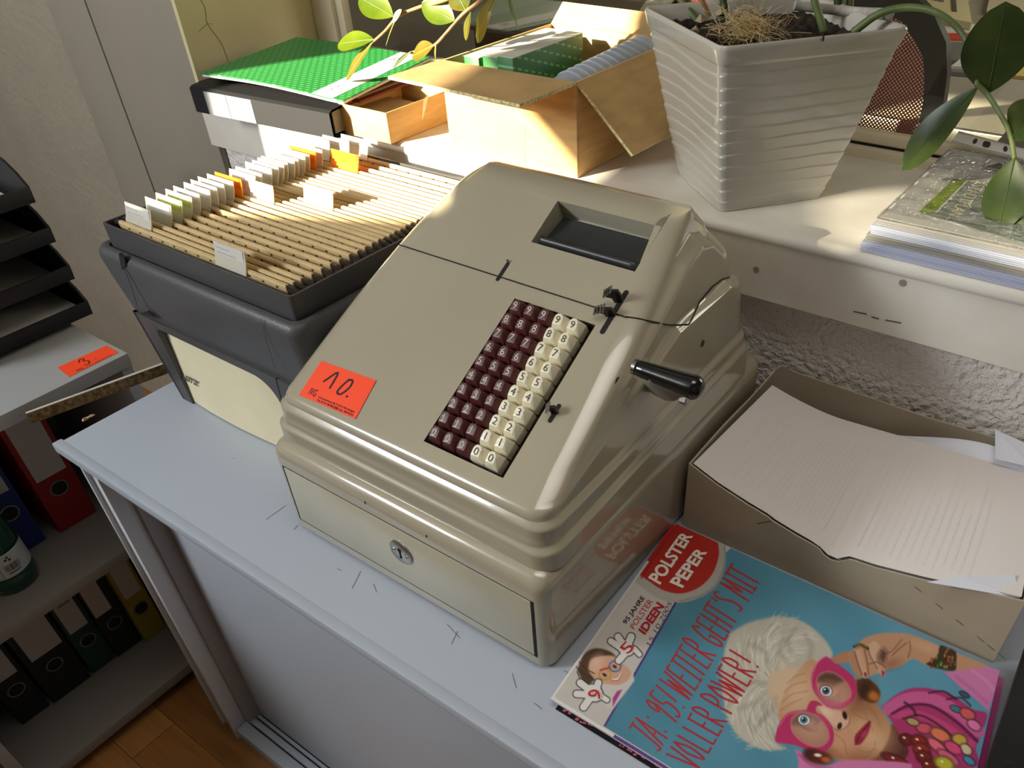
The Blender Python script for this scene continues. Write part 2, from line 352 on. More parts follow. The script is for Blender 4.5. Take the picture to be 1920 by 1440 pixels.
# ================================================================== CHIPBOARD STRIP
m_chip = M('chipboard', (122, 96, 62), 0.95, var=0.35, vscale=150, rgb2=(172, 140, 96), bump=0.5, bscale=220)
A = at_z((60, 795), 0.0); Bp = at_z((306, 704), 0.0); d = (Bp - A) / np.linalg.norm(Bp - A); nn = np.array([-d[1], d[0], 0]); E2 = Bp + d * 0.22
strip = thing('chipboard_strip', 'raw chipboard strip sticking out past the cabinet behind the grey file box', 'board', tuple((A + E2) / 2))
up = np.array([0, 0, 0.0185])
P = [A, E2, E2 + nn * 0.0045, A + nn * 0.0045]
b = MB(); lo = [p + np.array([0, 0, 0.0004]) for p in P]; hi = [p + up for p in P]
b.add(lo + hi, [[0, 1, 2, 3], [0, 1, 5, 4], [1, 2, 6, 5], [2, 3, 7, 6], [3, 0, 4, 7], [4, 5, 6, 7]])
obj('core', b, m_chip, strip, 0)
b = MB(); lo = [p + up + np.array([0, 0, 0.0001]) for p in P]; lo[0] = lo[0] - nn * 0.0006; lo[1] = lo[1] - nn * 0.0006
b.add(lo + [p + np.array([0, 0, 0.001]) for p in lo], [[0, 1, 2, 3], [4, 5, 6, 7], [0, 1, 5, 4], [1, 2, 6, 5], [2, 3, 7, 6], [3, 0, 4, 7]])
obj('facing', b, M('strip facing', (196, 190, 178), 0.5), strip, 0, 'thin white facing on top of the strip')

# ================================================================== SHELF UNIT
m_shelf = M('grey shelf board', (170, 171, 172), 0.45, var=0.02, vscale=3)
m_shelf_shaded = M('shaded shelf board', (136, 129, 121), 0.55)  # same laminate as the top, darkened for the shade inside the shelf
XS = -0.10; XB = -0.56; SY0, SY1 = -0.75, 0.188
shf = thing('shelf_unit', 'open grey shelf unit with lever arch files, left of the cabinet', 'shelf', (XB / 2 + XS / 2, SY0 / 2 + SY1 / 2, ZF))
obj('top_board', MB().box(XB, XS, SY0, SY1, -0.003, 0.021, bev=0.002), m_shelf, shf)
obj('shelf_board', MB().box(XB, XS - 0.002, SY0, SY1 - 0.018, -0.342, -0.32, bev=0.001), m_shelf_shaded, shf)
obj('shelf_board', MB().box(XB, XS - 0.002, SY0, SY1 - 0.018, -0.688, -0.665, bev=0.001), m_shelf_shaded, shf)
obj('side_panel', MB().box(XB, XS - 0.004, SY1 - 0.02, SY1 - 0.001, ZF, -0.004, bev=0.001), m_shelf, shf)
obj('divider', MB().box(XB, XS - 0.004, -0.30, -0.28, -0.665, -0.342, bev=0.001), m_shelf, shf)
obj('plinth', MB().box(XB, XS - 0.05, SY0, SY1 - 0.02, ZF, -0.688), m_dark, shf, 0)
obj('back_panel', MB().box(XB - 0.006, XB, SY0, SY1, ZF, 0.0), m_shelf_shaded, shf, 0)
m_tag = M('signal red sticker', (255, 76, 32), 0.6); m_ink = M('black ink', (18, 16, 20), 0.6)
def sticker(parent, quad, n, hand, lines, name='price_sticker', label=None):
    q = [np.array(p, float) for p in quad]; n = np.array(n, float)      # bl, br, tr, tl
    b = MB(); b.add([p + n * 0.0004 for p in q] + [p + n * 0.0001 for p in q], [[0, 1, 2, 3], [0, 1, 5, 4], [1, 2, 6, 5], [2, 3, 7, 6], [3, 0, 4, 7]])
    s = obj(name, b, m_tag, parent, 0, label)
    f = lambda u, v: q[0] * (1 - u) * (1 - v) + q[1] * u * (1 - v) + q[2] * u * v + q[3] * (1 - u) * v + n * 0.0007
    hb = MB()
    for st, wd in hand: hb.ribbon([f(*p) for p in smooth_path([(u, v, 0) for u, v in st], 5) for p in [p[:2]]], wd, n)
    obj('handwriting', hb, m_ink, s, 0)
    lb = MB()
    for t, u0, v0, u1, v1, bo in lines: text_on(lb, t, f(u0, v0), f(u1, v0), f(u1, v1), f(u0, v1), off=(0, 0, 0), bold=bo)
    obj('print', lb, m_ink, s, 0)
    return s
z3 = 0.0212
sticker(shf, [at_z(p, z3) for p in ((130, 707), (222, 661), (200, 648), (108, 689))], (0, 0, 1),
        [([(0.34, 0.62), (0.40, 0.82), (0.47, 0.74), (0.42, 0.58), (0.49, 0.46), (0.45, 0.22), (0.36, 0.28)], 0.0016), ([(0.60, 0.30), (0.612, 0.34)], 0.002)],
        [('IVG', 0.18, 0.05, 0.30, 0.22, 0.0), ('Tel. 02 11 90 33, Fax. 904 0310', 0.34, 0.03, 0.9, 0.10, 0.01)], label='signal red sticker with a handwritten 3')

def binder(y0, y1, x, z, col, labrect, lab_txt, label, ring=True, txtcol=None, h=0.312):
    m_b = M('file board', col, 0.55); xb = x - 0.283
    t = thing('lever_arch_file', label, 'binder', (x - 0.14, (y0 + y1) / 2, z), 'lever arch files in the shelf unit')
    obj('cover', MB().box(xb, x, y0, y1, z + 0.0005, z + h, bev=0.002), m_b, t)
    yc = (y0 + y1) / 2
    if labrect:
        a, c, e, g = labrect   # y0,y1,z0,z1 of the spine label
        o = obj('spine_label_or_sun', MB().box(x, x + 0.0008, a, c, z + e, z + g), M('spine label', (190, 184, 178), 0.7), t, 0)
        lb = MB()
        for tx, u0, v0, u1, v1 in lab_txt:
            fy = lambda u: a + (c - a) * u; fz = lambda v: z + e + (g - e) * v
            text_on(lb, tx, (x + .0012, fy(u0), fz(v0)), (x + .0012, fy(u1), fz(v0)), (x + .0012, fy(u1), fz(v1)), (x + .0012, fy(u0), fz(v1)), off=(0, 0, 0), bold=0.01)
        if lab_txt: obj('lettering', lb, m_ink, o, 0)
    if ring:
        r = 0.0135; zc = z + 0.088
        rg = MB(); ring_rows = []
        for rr, hh in ((r, 0.0), (r, 0.0014), (r + 0.0024, 0.0014), (r + 0.0024, 0.0)):
            ring_rows.append([(x + hh, yc + rr * math.cos(2 * math.pi * k / 24), zc + rr * math.sin(2 * math.pi * k / 24)) for k in range(24)])
        rg.grid(ring_rows, closed=True); obj('grip_ring', rg, M('ring metal', (150, 148, 146), 0.35, 0.8), t)
        obj('grip_hole', MB().lathe([(r, 0.0003), (r, 0.0006)], (x, yc, zc), 24, axis='x'), m_dark, t)
    return t
binder(-0.003, 0.069, -0.243, -0.32, (140, 16, 18), (0.006, 0.060, 0.118, 0.29), [('Laden', 0.10, 0.70, 0.72, 0.80), ('Angebote', 0.05, 0.90, 0.85, 1.0)], 'red lever arch file reading Laden on the middle shelf')
binder(-0.080, -0.026, -0.250, -0.32, (18, 40, 104), (-0.072, -0.034, 0.13, 0.29), [], 'blue lever arch file beside the red one, behind the bottle')
binder(0.024, 0.073, -0.232, -0.665, (150, 132, 40), (0.031, 0.066, 0.13, 0.29), [], 'yellow lever arch file at the right end of the bottom shelf')
binder(-0.034, 0.0225, -0.243, -0.665, (26, 26, 28), (-0.030, 0.004, 0.125, 0.29), [], 'black lever arch file between the yellow and the green one')
binder(-0.088, -0.036, -0.247, -0.665, (26, 62, 52), (-0.082, -0.045, 0.125, 0.29), [('Umsatz', 0.2, 0.62, 0.75, 0.67), ('&', 0.45, 0.53, 0.55, 0.57), ('Statistik', 0.2, 0.44, 0.85, 0.49)], 'dark green lever arch file with two-line label on the bottom shelf')
binder(-0.172, -0.093, -0.245, -0.665, (24, 24, 25), (-0.160, -0.100, 0.125, 0.29), [('Expert', 0.3, 0.86, 0.75, 0.92)], 'wide black lever arch file with a broad label on the bottom shelf')
binder(-0.234, -0.178, -0.249, -0.665, (22, 23, 24), (-0.228, -0.186, 0.125, 0.29), [], 'black lever arch file next to the shelf divider')

# green bottle standing on the middle shelf
m_pet = M('green plastic', (34, 92, 78), 0.12, trans=0.55, spec=0.6)
bc = at_z((30, 1088), -0.32); BX, BY = bc[0], bc[1]; bz = -0.32
bot = thing('drink_bottle', 'green plastic bottle with a white label in front of the blue file', 'bottle', (BX, BY, bz))
prof = [(0.001, 0.004), (0.028, 0.0005), (0.038, 0.006), (0.040, 0.018), (0.0395, 0.03), (0.038, 0.036), (0.0395, 0.042), (0.0395, 0.085), (0.0375, 0.09), (0.0395, 0.095), (0.039, 0.12), (0.034, 0.15), (0.026, 0.178), (0.017, 0.20), (0.0135, 0.215), (0.013, 0.232)]
obj('body', MB().lathe(prof, (BX, BY, bz), 40), m_pet, bot, 60)
obj('cap', MB().lathe([(0.0150, 0.228), (0.0155, 0.232), (0.0155, 0.244), (0.0145, 0.246)], (BX, BY, bz), 32), M('cap', (28, 70, 62), 0.4), bot)
m_blab = M('bottle label', (182, 186, 184), 0.5)
rows = [[(BX + 0.0405 * math.cos(a), BY + 0.0405 * math.sin(a), bz + z) for a in np.linspace(-2.2, 1.6, 40)] for z in (0.040, 0.088)]
bl_ = obj('label_wrap', MB().grid(rows), m_blab, bot, 60)
lb = MB()
def bp(a, z): return (BX + 0.0409 * math.cos(a), BY + 0.0409 * math.sin(a), bz + z)
def brect(a0, a1, z0, z1): 
    lb.grid([[bp(a, z0) for a in np.linspace(a0, a1, 5)], [bp(a, z1) for a in np.linspace(a0, a1, 5)]])
for a0 in np.linspace(-0.25, 0.35, 14): brect(a0, a0 + random.choice([0.014, 0.022, 0.03]), 0.052, 0.066)
brect(-0.42, -0.40, 0.042, 0.087); brect(-0.2, 0.3, 0.047, 0.049)
for a0, z0 in ((-0.1, 0.074), (0.0, 0.078), (0.05, 0.072)): brect(a0, a0 + 0.09, z0, z0 + 0.004)
for i in range(7): brect(-1.3, -0.55 - random.random() * 0.2, 0.048 + i * 0.0055, 0.0495 + i * 0.0055)
obj('label_print', lb, m_ink, bl_, 0)

# letter trays
m_tray = M('black plastic', (24, 24, 25), 0.5, bump=0.1, bscale=300)
m_sheet = M('office paper', (200, 198, 196), 0.8)
ordn = ['bottom', 'second from the bottom', 'third from the bottom', 'top']
for i in range(4):
    zt = 0.030 + i * 0.066; dx = -0.0 - i * 0.004; xf = -0.258 + dx; y1 = 0.222 - 0.001 * i; y0 = -0.03; xk = xf - 0.30
    t = thing('letter_tray', f'black letter tray, {ordn[i]} of the stack on the shelf unit', 'letter tray', (xf - 0.15, (y0 + y1) / 2, zt), 'stacked black letter trays')
    obj('tray_floor', MB().box(xk, xf, y0, y1, zt, zt + 0.004, bev=0.001), m_tray, t)
    obj('front_lip', MB().hull([(xf - 0.004, y0, zt), (xf, y0, zt), (xf + 0.004, y0, zt + 0.026), (xf, y0, zt + 0.026), (xf - 0.004, y1, zt), (xf, y1, zt), (xf + 0.004, y1, zt + 0.026), (xf, y1, zt + 0.026)], bev=0.0008), m_tray, t)
    for yy in (y1 - 0.004, y0):
        pr = [(xk, yy, zt), (xf, yy, zt), (xf + 0.003, yy, zt + 0.026), (xf - 0.018, yy, zt + 0.045), (xf - 0.045, yy, zt + 0.060), (xf - 0.08, yy, zt + 0.0655), (xk, yy, zt + 0.0655)]
        obj('side_wall', MB().prism(pr, (0, 0.004, 0)), m_tray, t, 0)
    obj('back_wall', MB().box(xk - 0.004, xk, y0, y1, zt, zt + 0.06), m_tray, t, 0)
    if i: obj('foot', MB().box(xf - 0.12, xf - 0.06, y1 - 0.03, y1 - 0.006, zt - 0.004, zt).box(xf - 0.12, xf - 0.06, y0 + 0.006, y0 + 0.03, zt - 0.004, zt), m_tray, t, 0)
    else: obj('foot', MB().box(xf - 0.06, xf - 0.02, y1 - 0.05, y1 - 0.01, 0.0214, zt).box(xf - 0.06, xf - 0.02, y0 + 0.01, y0 + 0.05, 0.0214, zt).box(xk, xk + 0.05, y0, y1, 0.0214, zt), m_tray, t, 0)
    b = MB(); npap = (7, 3, 4, 4)[i]
    for k in range(npap):
        zz = zt + 0.0045 + k * 0.0022; jy = random.uniform(-0.008, 0.004); jx = random.uniform(-0.012, 0.0)
        G = [[(xk + 0.006 + (xf - 0.012 - xk) * u + jx, y0 + 0.012 + jy + (y1 - y0 - 0.03) * v, zz + 0.004 * math.sin(3 * u + k) * u + (0.010 * max(0, v - 0.6) if i == 2 else 0)) for v in np.linspace(0, 1, 8)] for u in np.linspace(0, 1, 8)]
        b.sheet(G, 0.0008)
    o = obj('paper_pile', b, m_sheet, smooth=30); tag(o, f'loose white papers lying in the {ordn[i]} letter tray', 'paper', 'papers in the letter trays')
# ================================================================== HANGING FILE BOX
m_gry = M('dark grey plastic', (74, 74, 75), 0.45, bump=0.16, bscale=420)
m_gry2 = M('smooth grey plastic', (70, 69, 69), 0.42)
m_card = M('cream card', (222, 212, 178), 0.6, var=0.02, vscale=12)
fb = thing('hanging_file_box', 'dark grey plastic file box with cream front card, full of hanging folders', 'file box', (0.22, 0.37, 0))
def ring_loop(x0, x1, y0, y1, r, z, n=6):
    out = []
    for cx, cy, a0 in ((x1 - r, y0 + r, -90), (x1 - r, y1 - r, 0), (x0 + r, y1 - r, 90), (x0 + r, y0 + r, 180)):
        for k in range(n + 1):
            a = rad(a0 + 90 * k / n); out.append((cx + r * math.cos(a), cy + r * math.sin(a), z))
    return out
# outer band with rounded shoulders
rows = []
for z, e in ((0.142, -0.020), (0.146, -0.0125), (0.20, -0.004), (0.232, 0.0), (0.240, -0.0012), (0.2455, -0.005), (0.247, -0.010), (0.2455, -0.014)):
    rows.append(ring_loop(0.006 - e, 0.434 + e, 0.160 - e, 0.580 + e, 0.020 + e * 0.5, z))
rows.append(ring_loop(0.022, 0.418, 0.1765, 0.5635, 0.012, 0.20))
obj('rim_band', MB().grid(rows, closed=True), m_gry, fb, 50)
# liner tray that sits inside the band and carries the folders
rows = [ring_loop(0.030, 0.410, 0.181, 0.559, 0.006, 0.150), ring_loop(0.026, 0.414, 0.1785, 0.5615, 0.006, 0.200), ring_loop(0.0245, 0.4155, 0.178, 0.562, 0.006, 0.2740), ring_loop(0.0245, 0.4155, 0.178, 0.562, 0.006, 0.2755),
        ring_loop(0.0275, 0.4125, 0.181, 0.559, 0.005, 0.2755), ring_loop(0.030, 0.410, 0.183, 0.557, 0.005, 0.150)]
obj('liner', MB().grid(rows, closed=True), m_gry2, fb, 40)
# notches of the carrying grips, front-left and front-right corners
obj('grip_notch', MB().hull([at_y(p, 0.1592) + np.array([0, dy, 0]) for p in ((222, 476), (233, 484), (236, 500), (228, 506)) for dy in (0, 0.004)]).hull([at_y(p, 0.162) + np.array([0, dy, 0]) for p in ((262, 588), (288, 594), (272, 592), (276, 584)) for dy in (0, 0.004)]), m_dark, fb, 0)
b = MB()
b.ribbon([at_y(p, 0.1585) for p in ((232, 500), (246, 536), (258, 575))], 0.0022, (0, -1, 0)); obj('corner_groove', b, m_dark, fb, 0)
b = MB(); b.ribbon([at_y(p, 0.1588) for p in ((489, 597), (500, 640), (516, 690))], 0.0009, (0, -1, 0)); obj('corner_groove', b, m_dark, fb, 0)
# lower body: four legs and walls leaning inwards
def lean(x, y, z): t = (0.145 - z) / 0.145; return (0.22 + (x - 0.22) * (1 - 0.16 * t), 0.37 + (y - 0.37) * (1 - 0.03 * t), z)
arch = [(0.062, 0.0), (0.078, 0.118), (0.0785, 0.1285), (0.081, 0.133), (0.086, 0.1345), (0.30, 0.1345)] + [(0.30 + 0.05 * math.sin(a), 0.0845 + 0.05 * math.cos(a)) for a in np.linspace(0.1, math.pi / 2, 9)] + [(0.352, 0.0)]
def wall_with_arch(yo, th):
    b = MB(); top = 0.147; outer = []
    loopP = [(0.032, 0.0)] + [(0.032, top)] + [(0.408, top)] + [(0.408, 0.0)]
    cols = [[(0.030, 0.0), (0.030, top)]]
    V = []
    for x, z in arch: V.append(((x, z), (x, top) if 0.088 < x < 0.352 else ((0.088 if x <= 0.088 else 0.352), top)))
    pts_f = []; 
    def quad(a, b_, c, d):
        q = [lean(p[0], yo, p[1]) for p in (a, b_, c, d)]; q2 = [lean(p[0], yo + th, p[1]) for p in (a, b_, c, d)]
        b.add(q + q2, [[0, 1, 2, 3], [7, 6, 5, 4], [0, 1, 5, 4], [1, 2, 6, 5], [2, 3, 7, 6], [3, 0, 4, 7]])
    quad((0.030, 0), (0.062, 0), (0.078, top), (0.030, top)); quad((0.352, 0), (0.410, 0), (0.410, top), (0.352, top))
    for i in range(1, len(arch) - 2):
        a, c = arch[i], arch[i + 1]
        if c[0] - a[0] > 1e-6: quad(a, c, (c[0], top), (a[0], top))
    return b
obj('front_wall', wall_with_arch(0.168, 0.012), m_gry2, fb, 0)
obj('rear_wall', wall_with_arch(0.560, 0.012), m_gry2, fb, 0)
for x0, x1 in ((0.030, 0.038), (0.402, 0.410)):
    q = [lean(x, y, z) for z in (0, 0.147) for x, y in ((x0, 0.168), (x1, 0.168), (x1, 0.572), (x0, 0.572))]
    obj('side_wall', MB().add(q, [[0, 1, 2, 3], [4, 5, 6, 7], [0, 1, 5, 4], [1, 2, 6, 5], [2, 3, 7, 6], [3, 0, 4, 7]]), m_gry2, fb, 0)
# cream card, bowed forward at its foot
def card(u, v): x = 0.060 + 0.309 * u; z = 0.0025 + 0.137 * v; x, _, _ = lean(x, 0.2, z); return (x, 0.1795 - 0.006 * math.sin(math.pi * min(1, 0.12 + u)) * (1 - v) ** 1.6, z)
b = MB(); G = [[card(u, v) for u in np.linspace(0, 1, 24)] for v in np.linspace(0, 1, 12)]
G2 = [[(x, y + 0.0012, z) for x, y, z in r] for r in G]; b.grid(G); b.grid(G2)
cc = obj('front_card', b, m_card, fb, 60, 'cream card in the front opening')
b = MB(); q = [at_y(p, 0.1755) for p in ((343, 710), (371, 724), (372, 716), (344, 701))]
text_on(b, 'LEITZ', *q, off=(0, -0.0006, 0), bold=0.03)
e = np.array(at_y((350, 730), 0.1690)); 
obj('lettering', b, M('grey print', (70, 66, 58), 0.6), cc, 0)
obj('box_floor', MB().box(0.05, 0.39, 0.19, 0.555, 0.001, 0.006), m_gry2, fb, 0)

# hanging folders ---------------------------------------------------
m_kraft = M('kraft board', (204, 178, 128), 0.75, var=0.05, vscale=40)
m_hook = M('hook metal', (120, 112, 110), 0.35, 0.9)
m_tabw = thin_mat('clear tab plastic', (226, 222, 208), 0.35, 0.3)
m_tabl = thin_mat('tab insert paper', (238, 236, 230), 0.35, 0.7)
m_tabo = thin_mat('orange tab plastic', (250, 176, 56), 0.5, 0.25)
m_tabg = M('yellow-green insert', (196, 206, 110), 0.7)
FX0, FX1, FZ = 0.046, 0.392, 0.2775
def leaf_sheet(yoff, gap):
    b = MB()
    for s_ in (-1, 1):
        yt = s_ * gap; yb = s_ * 0.0008
        b.add([(FX0, yt, FZ - 0.002), (FX1, yt, FZ - 0.002), (FX1 - 0.001, yb, 0.045), (FX0 + 0.001, yb, 0.045)] + [(FX0, yt + 0.0006, FZ - 0.002), (FX1, yt + 0.0006, FZ - 0.002), (FX1 - 0.001, yb + 0.0006, 0.045), (FX0 + 0.001, yb + 0.0006, 0.045)], [[0, 1, 2, 3], [4, 5, 6, 7], [0, 1, 5, 4], [1, 2, 6, 5], [3, 0, 4, 7]])
        # folded-over rail of the leaf
        pr = [(FX0, yt - 0.0012, FZ - 0.011), (FX0, yt - 0.0018, FZ - 0.003), (FX0, yt - 0.0008, FZ), (FX0, yt + 0.0014, FZ - 0.001), (FX0, yt + 0.0022, FZ - 0.011)]
        b.prism(pr, (FX1 - FX0, 0, 0))
    return b
def slots(gap):
    b = MB()
    for s_ in (-1, 1):
        for k in range(13):
            x = FX0 + 0.022 + k * 0.0255
            b.box(x, x + 0.0034, s_ * gap - 0.0021, s_ * gap - 0.0009, FZ - 0.0072, FZ - 0.0052)
    return b
def hook(sx, s_, gap):
    b = MB()
    if 1:
        if 1:
            xe = FX1 if sx > 0 else FX0; y = s_ * gap
            pr = [(xe - sx * 0.004, y, FZ - 0.002), (xe + sx * 0.010, y, FZ - 0.001), (xe + sx * 0.0165, y, FZ - 0.004), (xe + sx * 0.0185, y, FZ - 0.012), (xe + sx * 0.0155, y, FZ - 0.012), (xe + sx * 0.011, y, FZ - 0.0065), (xe - sx * 0.004, y, FZ - 0.012)]
            b.prism(pr, (0, 0.0012, 0))
    return b
GAP = 0.0011
proto_me = {}
def folder_parts(root):
    for nm, fn, mt in (('sheet', lambda: leaf_sheet(0, GAP), m_kraft), ('slot_row', lambda: slots(GAP), m_dark)):
        if nm not in proto_me: proto_me[nm] = _mesh(nm, fn(), mt, (0, 0, 0), 0)
        o = bpy.data.objects.new(nm, proto_me[nm]); COL.objects.link(o); o.parent = root
        if nm == 'slot_row': o['kind'] = 'stuff'
    for sx in (-1, 1):
        for s_ in (-1, 1):
            if (sx, s_) not in proto_me: proto_me[(sx, s_)] = _mesh('hook', hook(sx, s_, GAP), m_hook, (0, 0, 0), 0)
            o = bpy.data.objects.new('hook', proto_me[(sx, s_)]); COL.objects.link(o); o.parent = root
def tab_parts(root, x, kind, wd=0.060, lean_=0.20, up=0.0):
    key = (kind, wd)
    if key not in proto_me:
        ht = 0.0235; b = MB()
        n = 6; G = [[(wd * u / n, -0.0004 + 0.004 * (1 - v) ** 2 * (-1), -0.006 + (ht + 0.006) * v) for u in range(n + 1)] for v in np.linspace(0, 1, 6)]
        G2 = [[(p[0], p[1] + 0.0012, p[2]) for p in r] for r in G]; b.grid(G); b.grid(G2)
        b.grid([G[-1], G2[-1]]); b.grid([[r[0] for r in G], [r[0] for r in G2]]); b.grid([[r[-1] for r in G], [r[-1] for r in G2]])
        pm = _mesh('tab', b, m_tabo if kind == 'orange' else m_tabw, (0, 0, 0), 40)
        b = MB(); b.box(0.002, wd - 0.003, -0.0014, -0.0006, 0.008, ht - 0.001)
        im = _mesh('tab_insert', b, {'orange': m_tabo, 'green': m_tabg}.get(kind, m_tabl), (0, 0, 0), 0)
        b = MB()
        for r_, (u0, u1) in enumerate(((0.08, 0.55), (0.10, 0.72))):
            pts = [(wd * (u0 + (u1 - u0) * t), -0.0016, 0.0175 - 0.006 * r_ + 0.0013 * math.sin(t * 40 + r_ * 2) * (0.6 + 0.4 * math.sin(t * 17))) for t in np.linspace(0, 1, 60)]
            b.ribbon(pts, 0.0004, (0, -1, 0))
        wm = _mesh('writing', b, M('pencil', (132, 128, 136), 0.7), (0, 0, 0), 0)
        proto_me[key] = (pm, im, wm)
    pm, im, wm = proto_me[key]
    t = bpy.data.objects.new('tab', pm); COL.objects.link(t); t.parent = root; t.location = (x, -0.001, FZ - 0.001 + up); t.rotation_euler = (-lean_, 0, 0)
    i = bpy.data.objects.new('tab_insert', im); COL.objects.link(i); i.parent = t
    if kind in ('white', 'green'):
        q = bpy.data.objects.new('handwriting', wm); COL.objects.link(q); q.parent = t
FY = [0.194, 0.2045, 0.216, 0.231, 0.246, 0.261, 0.276, 0.291, 0.305, 0.318, 0.330, 0.341, 0.351, 0.361, 0.371, 0.381, 0.391, 0.401, 0.411, 0.421, 0.431, 0.441, 0.452, 0.463, 0.474, 0.486, 0.499, 0.514, 0.530, 0.546]
TABS = {0: [(0.262, 'white')], 1: [(0.049, 'white')], 3: [(0.054, 'white')], 4: [(0.056, 'green')], 5: [(0.057, 'green')], 6: [(0.055, 'white')], 7: [(0.056, 'white')], 8: [(0.054, 'white')], 9: [(0.053, 'white')],
        10: [(0.056, 'white')], 11: [(0.061, 'orange')], 12: [(0.118, 'white')], 13: [(0.064, 'white')], 14: [(0.066, 'white')], 15: [(0.205, 'white')], 16: [(0.064, 'white')], 17: [(0.066, 'white')], 18: [(0.065, 'white')], 19: [(0.064, 'white')],
        20: [(0.066, 'white')], 21: [(0.064, 'white')], 22: [(0.065, 'white')], 23: [(0.063, 'white')], 24: [(0.064, 'orange')], 25: [(0.067, 'white')], 26: [(0.129, 'orange')], 27: [(0.050, 'white')], 28: [(0.078, 'white')], 29: [(0.102, 'white')]}
ordw = ['front', 'second', 'third', 'fourth', 'fifth', 'sixth', 'seventh', 'eighth', 'ninth', 'tenth', 'eleventh', 'twelfth', 'thirteenth', 'fourteenth', 'fifteenth']
special = {0: 'frontmost tan hanging folder, white tab near the middle of its rail', 12: 'tan hanging folder whose white tab stands right of the left tab column', 15: 'tan hanging folder with the lone white tab in mid rail', 26: 'tan hanging folder with the bright orange tab off to the right, near the back',
           11: 'tan hanging folder with an orange tab in the front half of the left tab column', 24: 'tan hanging folder with an orange tab in the rear half of the left tab column', 29: 'rearmost tan hanging folder in the grey file box, white tab',
           28: 'second tan hanging folder from the back of the grey file box, white tab', 27: 'third tan hanging folder from the back of the grey file box, white tab', 2: 'tan hanging folder without a tab near the front of the grey file box'}
for i, y in enumerate(FY):
    lab = special.get(i)
    if not lab:
        kind = {'white': 'white tab', 'green': 'yellow-green tab insert', 'orange': 'orange tab'}[TABS[i][0][1]]
        lab = f'tan hanging folder, {ordw[i]} from the front of the file box, {kind} at left' if i < 15 else f'tan hanging folder, {ordw[29 - i]} from the back of the file box, {kind} at left'
    t = thing('hanging_folder', lab, 'folder', (random.uniform(-0.001, 0.001), y, random.uniform(-0.0008, 0.0008)), 'hanging folders in the grey file box')
    folder_parts(t)
    for x, kd in TABS.get(i, []): tab_parts(t, x, kd, lean_=random.uniform(0.10, 0.24), up=0.004 if i >= 27 else 0)
# ================================================================== CASH REGISTER
m_reg = M('taupe enamel', (168, 159, 137), 0.18, spec=0.5, var=0.02, vscale=5, coat=0.8)
m_reg2 = M('pale taupe enamel', (182, 176, 154), 0.28, var=0.03, vscale=9, coat=0.4)
m_well = M('key well', (74, 62, 46), 0.5)
m_steel = M('steel', (168, 168, 164), 0.25, 1.0)
m_dsteel = M('dark steel', (66, 64, 60), 0.32, 0.9)
m_black = M('black plate', (40, 43, 42), 0.38, var=0.15, vscale=30)
m_bake = M('black bakelite', (12, 13, 13), 0.16, coat=0.5)
SL = rad(29); cS, sS = math.cos(SL), math.sin(SL)
RX0, RX1, RY0, RY1 = 0.432, 0.834, 0.085, 0.572; XC = (RX0 + RX1) / 2
reg = thing('cash_register', 'old taupe mechanical cash register with ten rows of keys, on the cabinet', 'cash register', (XC, 0.33, 0))
zdk = lambda y: 0.207 + math.tan(SL) * (y - 0.126)
# base with the cash drawer
b = MB(); rows = []
for z, e in ((0.005, 0.004), (0.0065, 0.0005), (0.010, 0.0), (0.120, 0.0)) + tuple((0.120 + 0.018 * math.sin(a), 0.014 * (1 - math.cos(a))) for a in np.linspace(0.15, math.pi / 2, 7)):
    rows.append(ring_loop(RX0 + e, RX1 - e, RY0 + e, RY1 - e, 0.016 - e * 0.3, z, 8))
rows.append([(XC + (p[0] - XC) * 0.5, 0.33 + (p[1] - 0.33) * 0.5, p[2]) for p in rows[-1]])
b.grid(rows, closed=True); obj('base', b, m_reg, reg, 45)
obj('foot', MB().lathe([(0.014, 0.0006), (0.014, 0.006)], (RX0 + 0.04, RY0 + 0.05, 0), 16), m_dark, reg)
obj('foot', MB().lathe([(0.014, 0.0006), (0.014, 0.006)], (RX1 - 0.04, RY0 + 0.05, 0), 16), m_dark, reg)
obj('foot', MB().lathe([(0.014, 0.0006), (0.014, 0.006)], (RX0 + 0.04, RY1 - 0.05, 0), 16), m_dark, reg)
obj('foot', MB().lathe([(0.014, 0.0006), (0.014, 0.006)], (RX1 - 0.04, RY1 - 0.05, 0), 16), m_dark, reg)
obj('drawer_gap', MB().box(0.4485, 0.8205, RY0 - 0.0003, RY0 + 0.002, 0.0195, 0.1075), m_dark, reg, 0)
dr = obj('drawer_front', MB().box(0.4520, 0.8172, RY0 - 0.0010, RY0 + 0.001, 0.0216, 0.1066, bev=0.0005), m_reg2, reg, 40)
lc = at_y((751, 1036), RY0 - 0.0025); LX, LZ = lc[0], lc[2]; yl = RY0 - 0.0010
lk = obj('lock_plate', MB().lathe([(0.0165, 0.0), (0.0165, -0.0016), (0.0155, -0.0022), (0.0001, -0.0022)], (LX, yl, LZ), 40, axis='y'), M('nickel', (178, 178, 176), 0.3, 1.0), dr, 40)
b = MB(); b.lathe([(0.0031, -0.0024), (0.0031, -0.00245)], (LX - 0.0005, yl, LZ + 0.0035), 18, axis='y'); b.box(LX - 0.0016, LX + 0.0014, yl - 0.00245, yl - 0.0023, LZ - 0.0075, LZ + 0.002); b.lathe([(0.0019, -0.0024), (0.0019, -0.00245)], (LX - 0.0001, yl, LZ - 0.007), 14, axis='y')
obj('keyhole', b, m_dark, lk, 0)
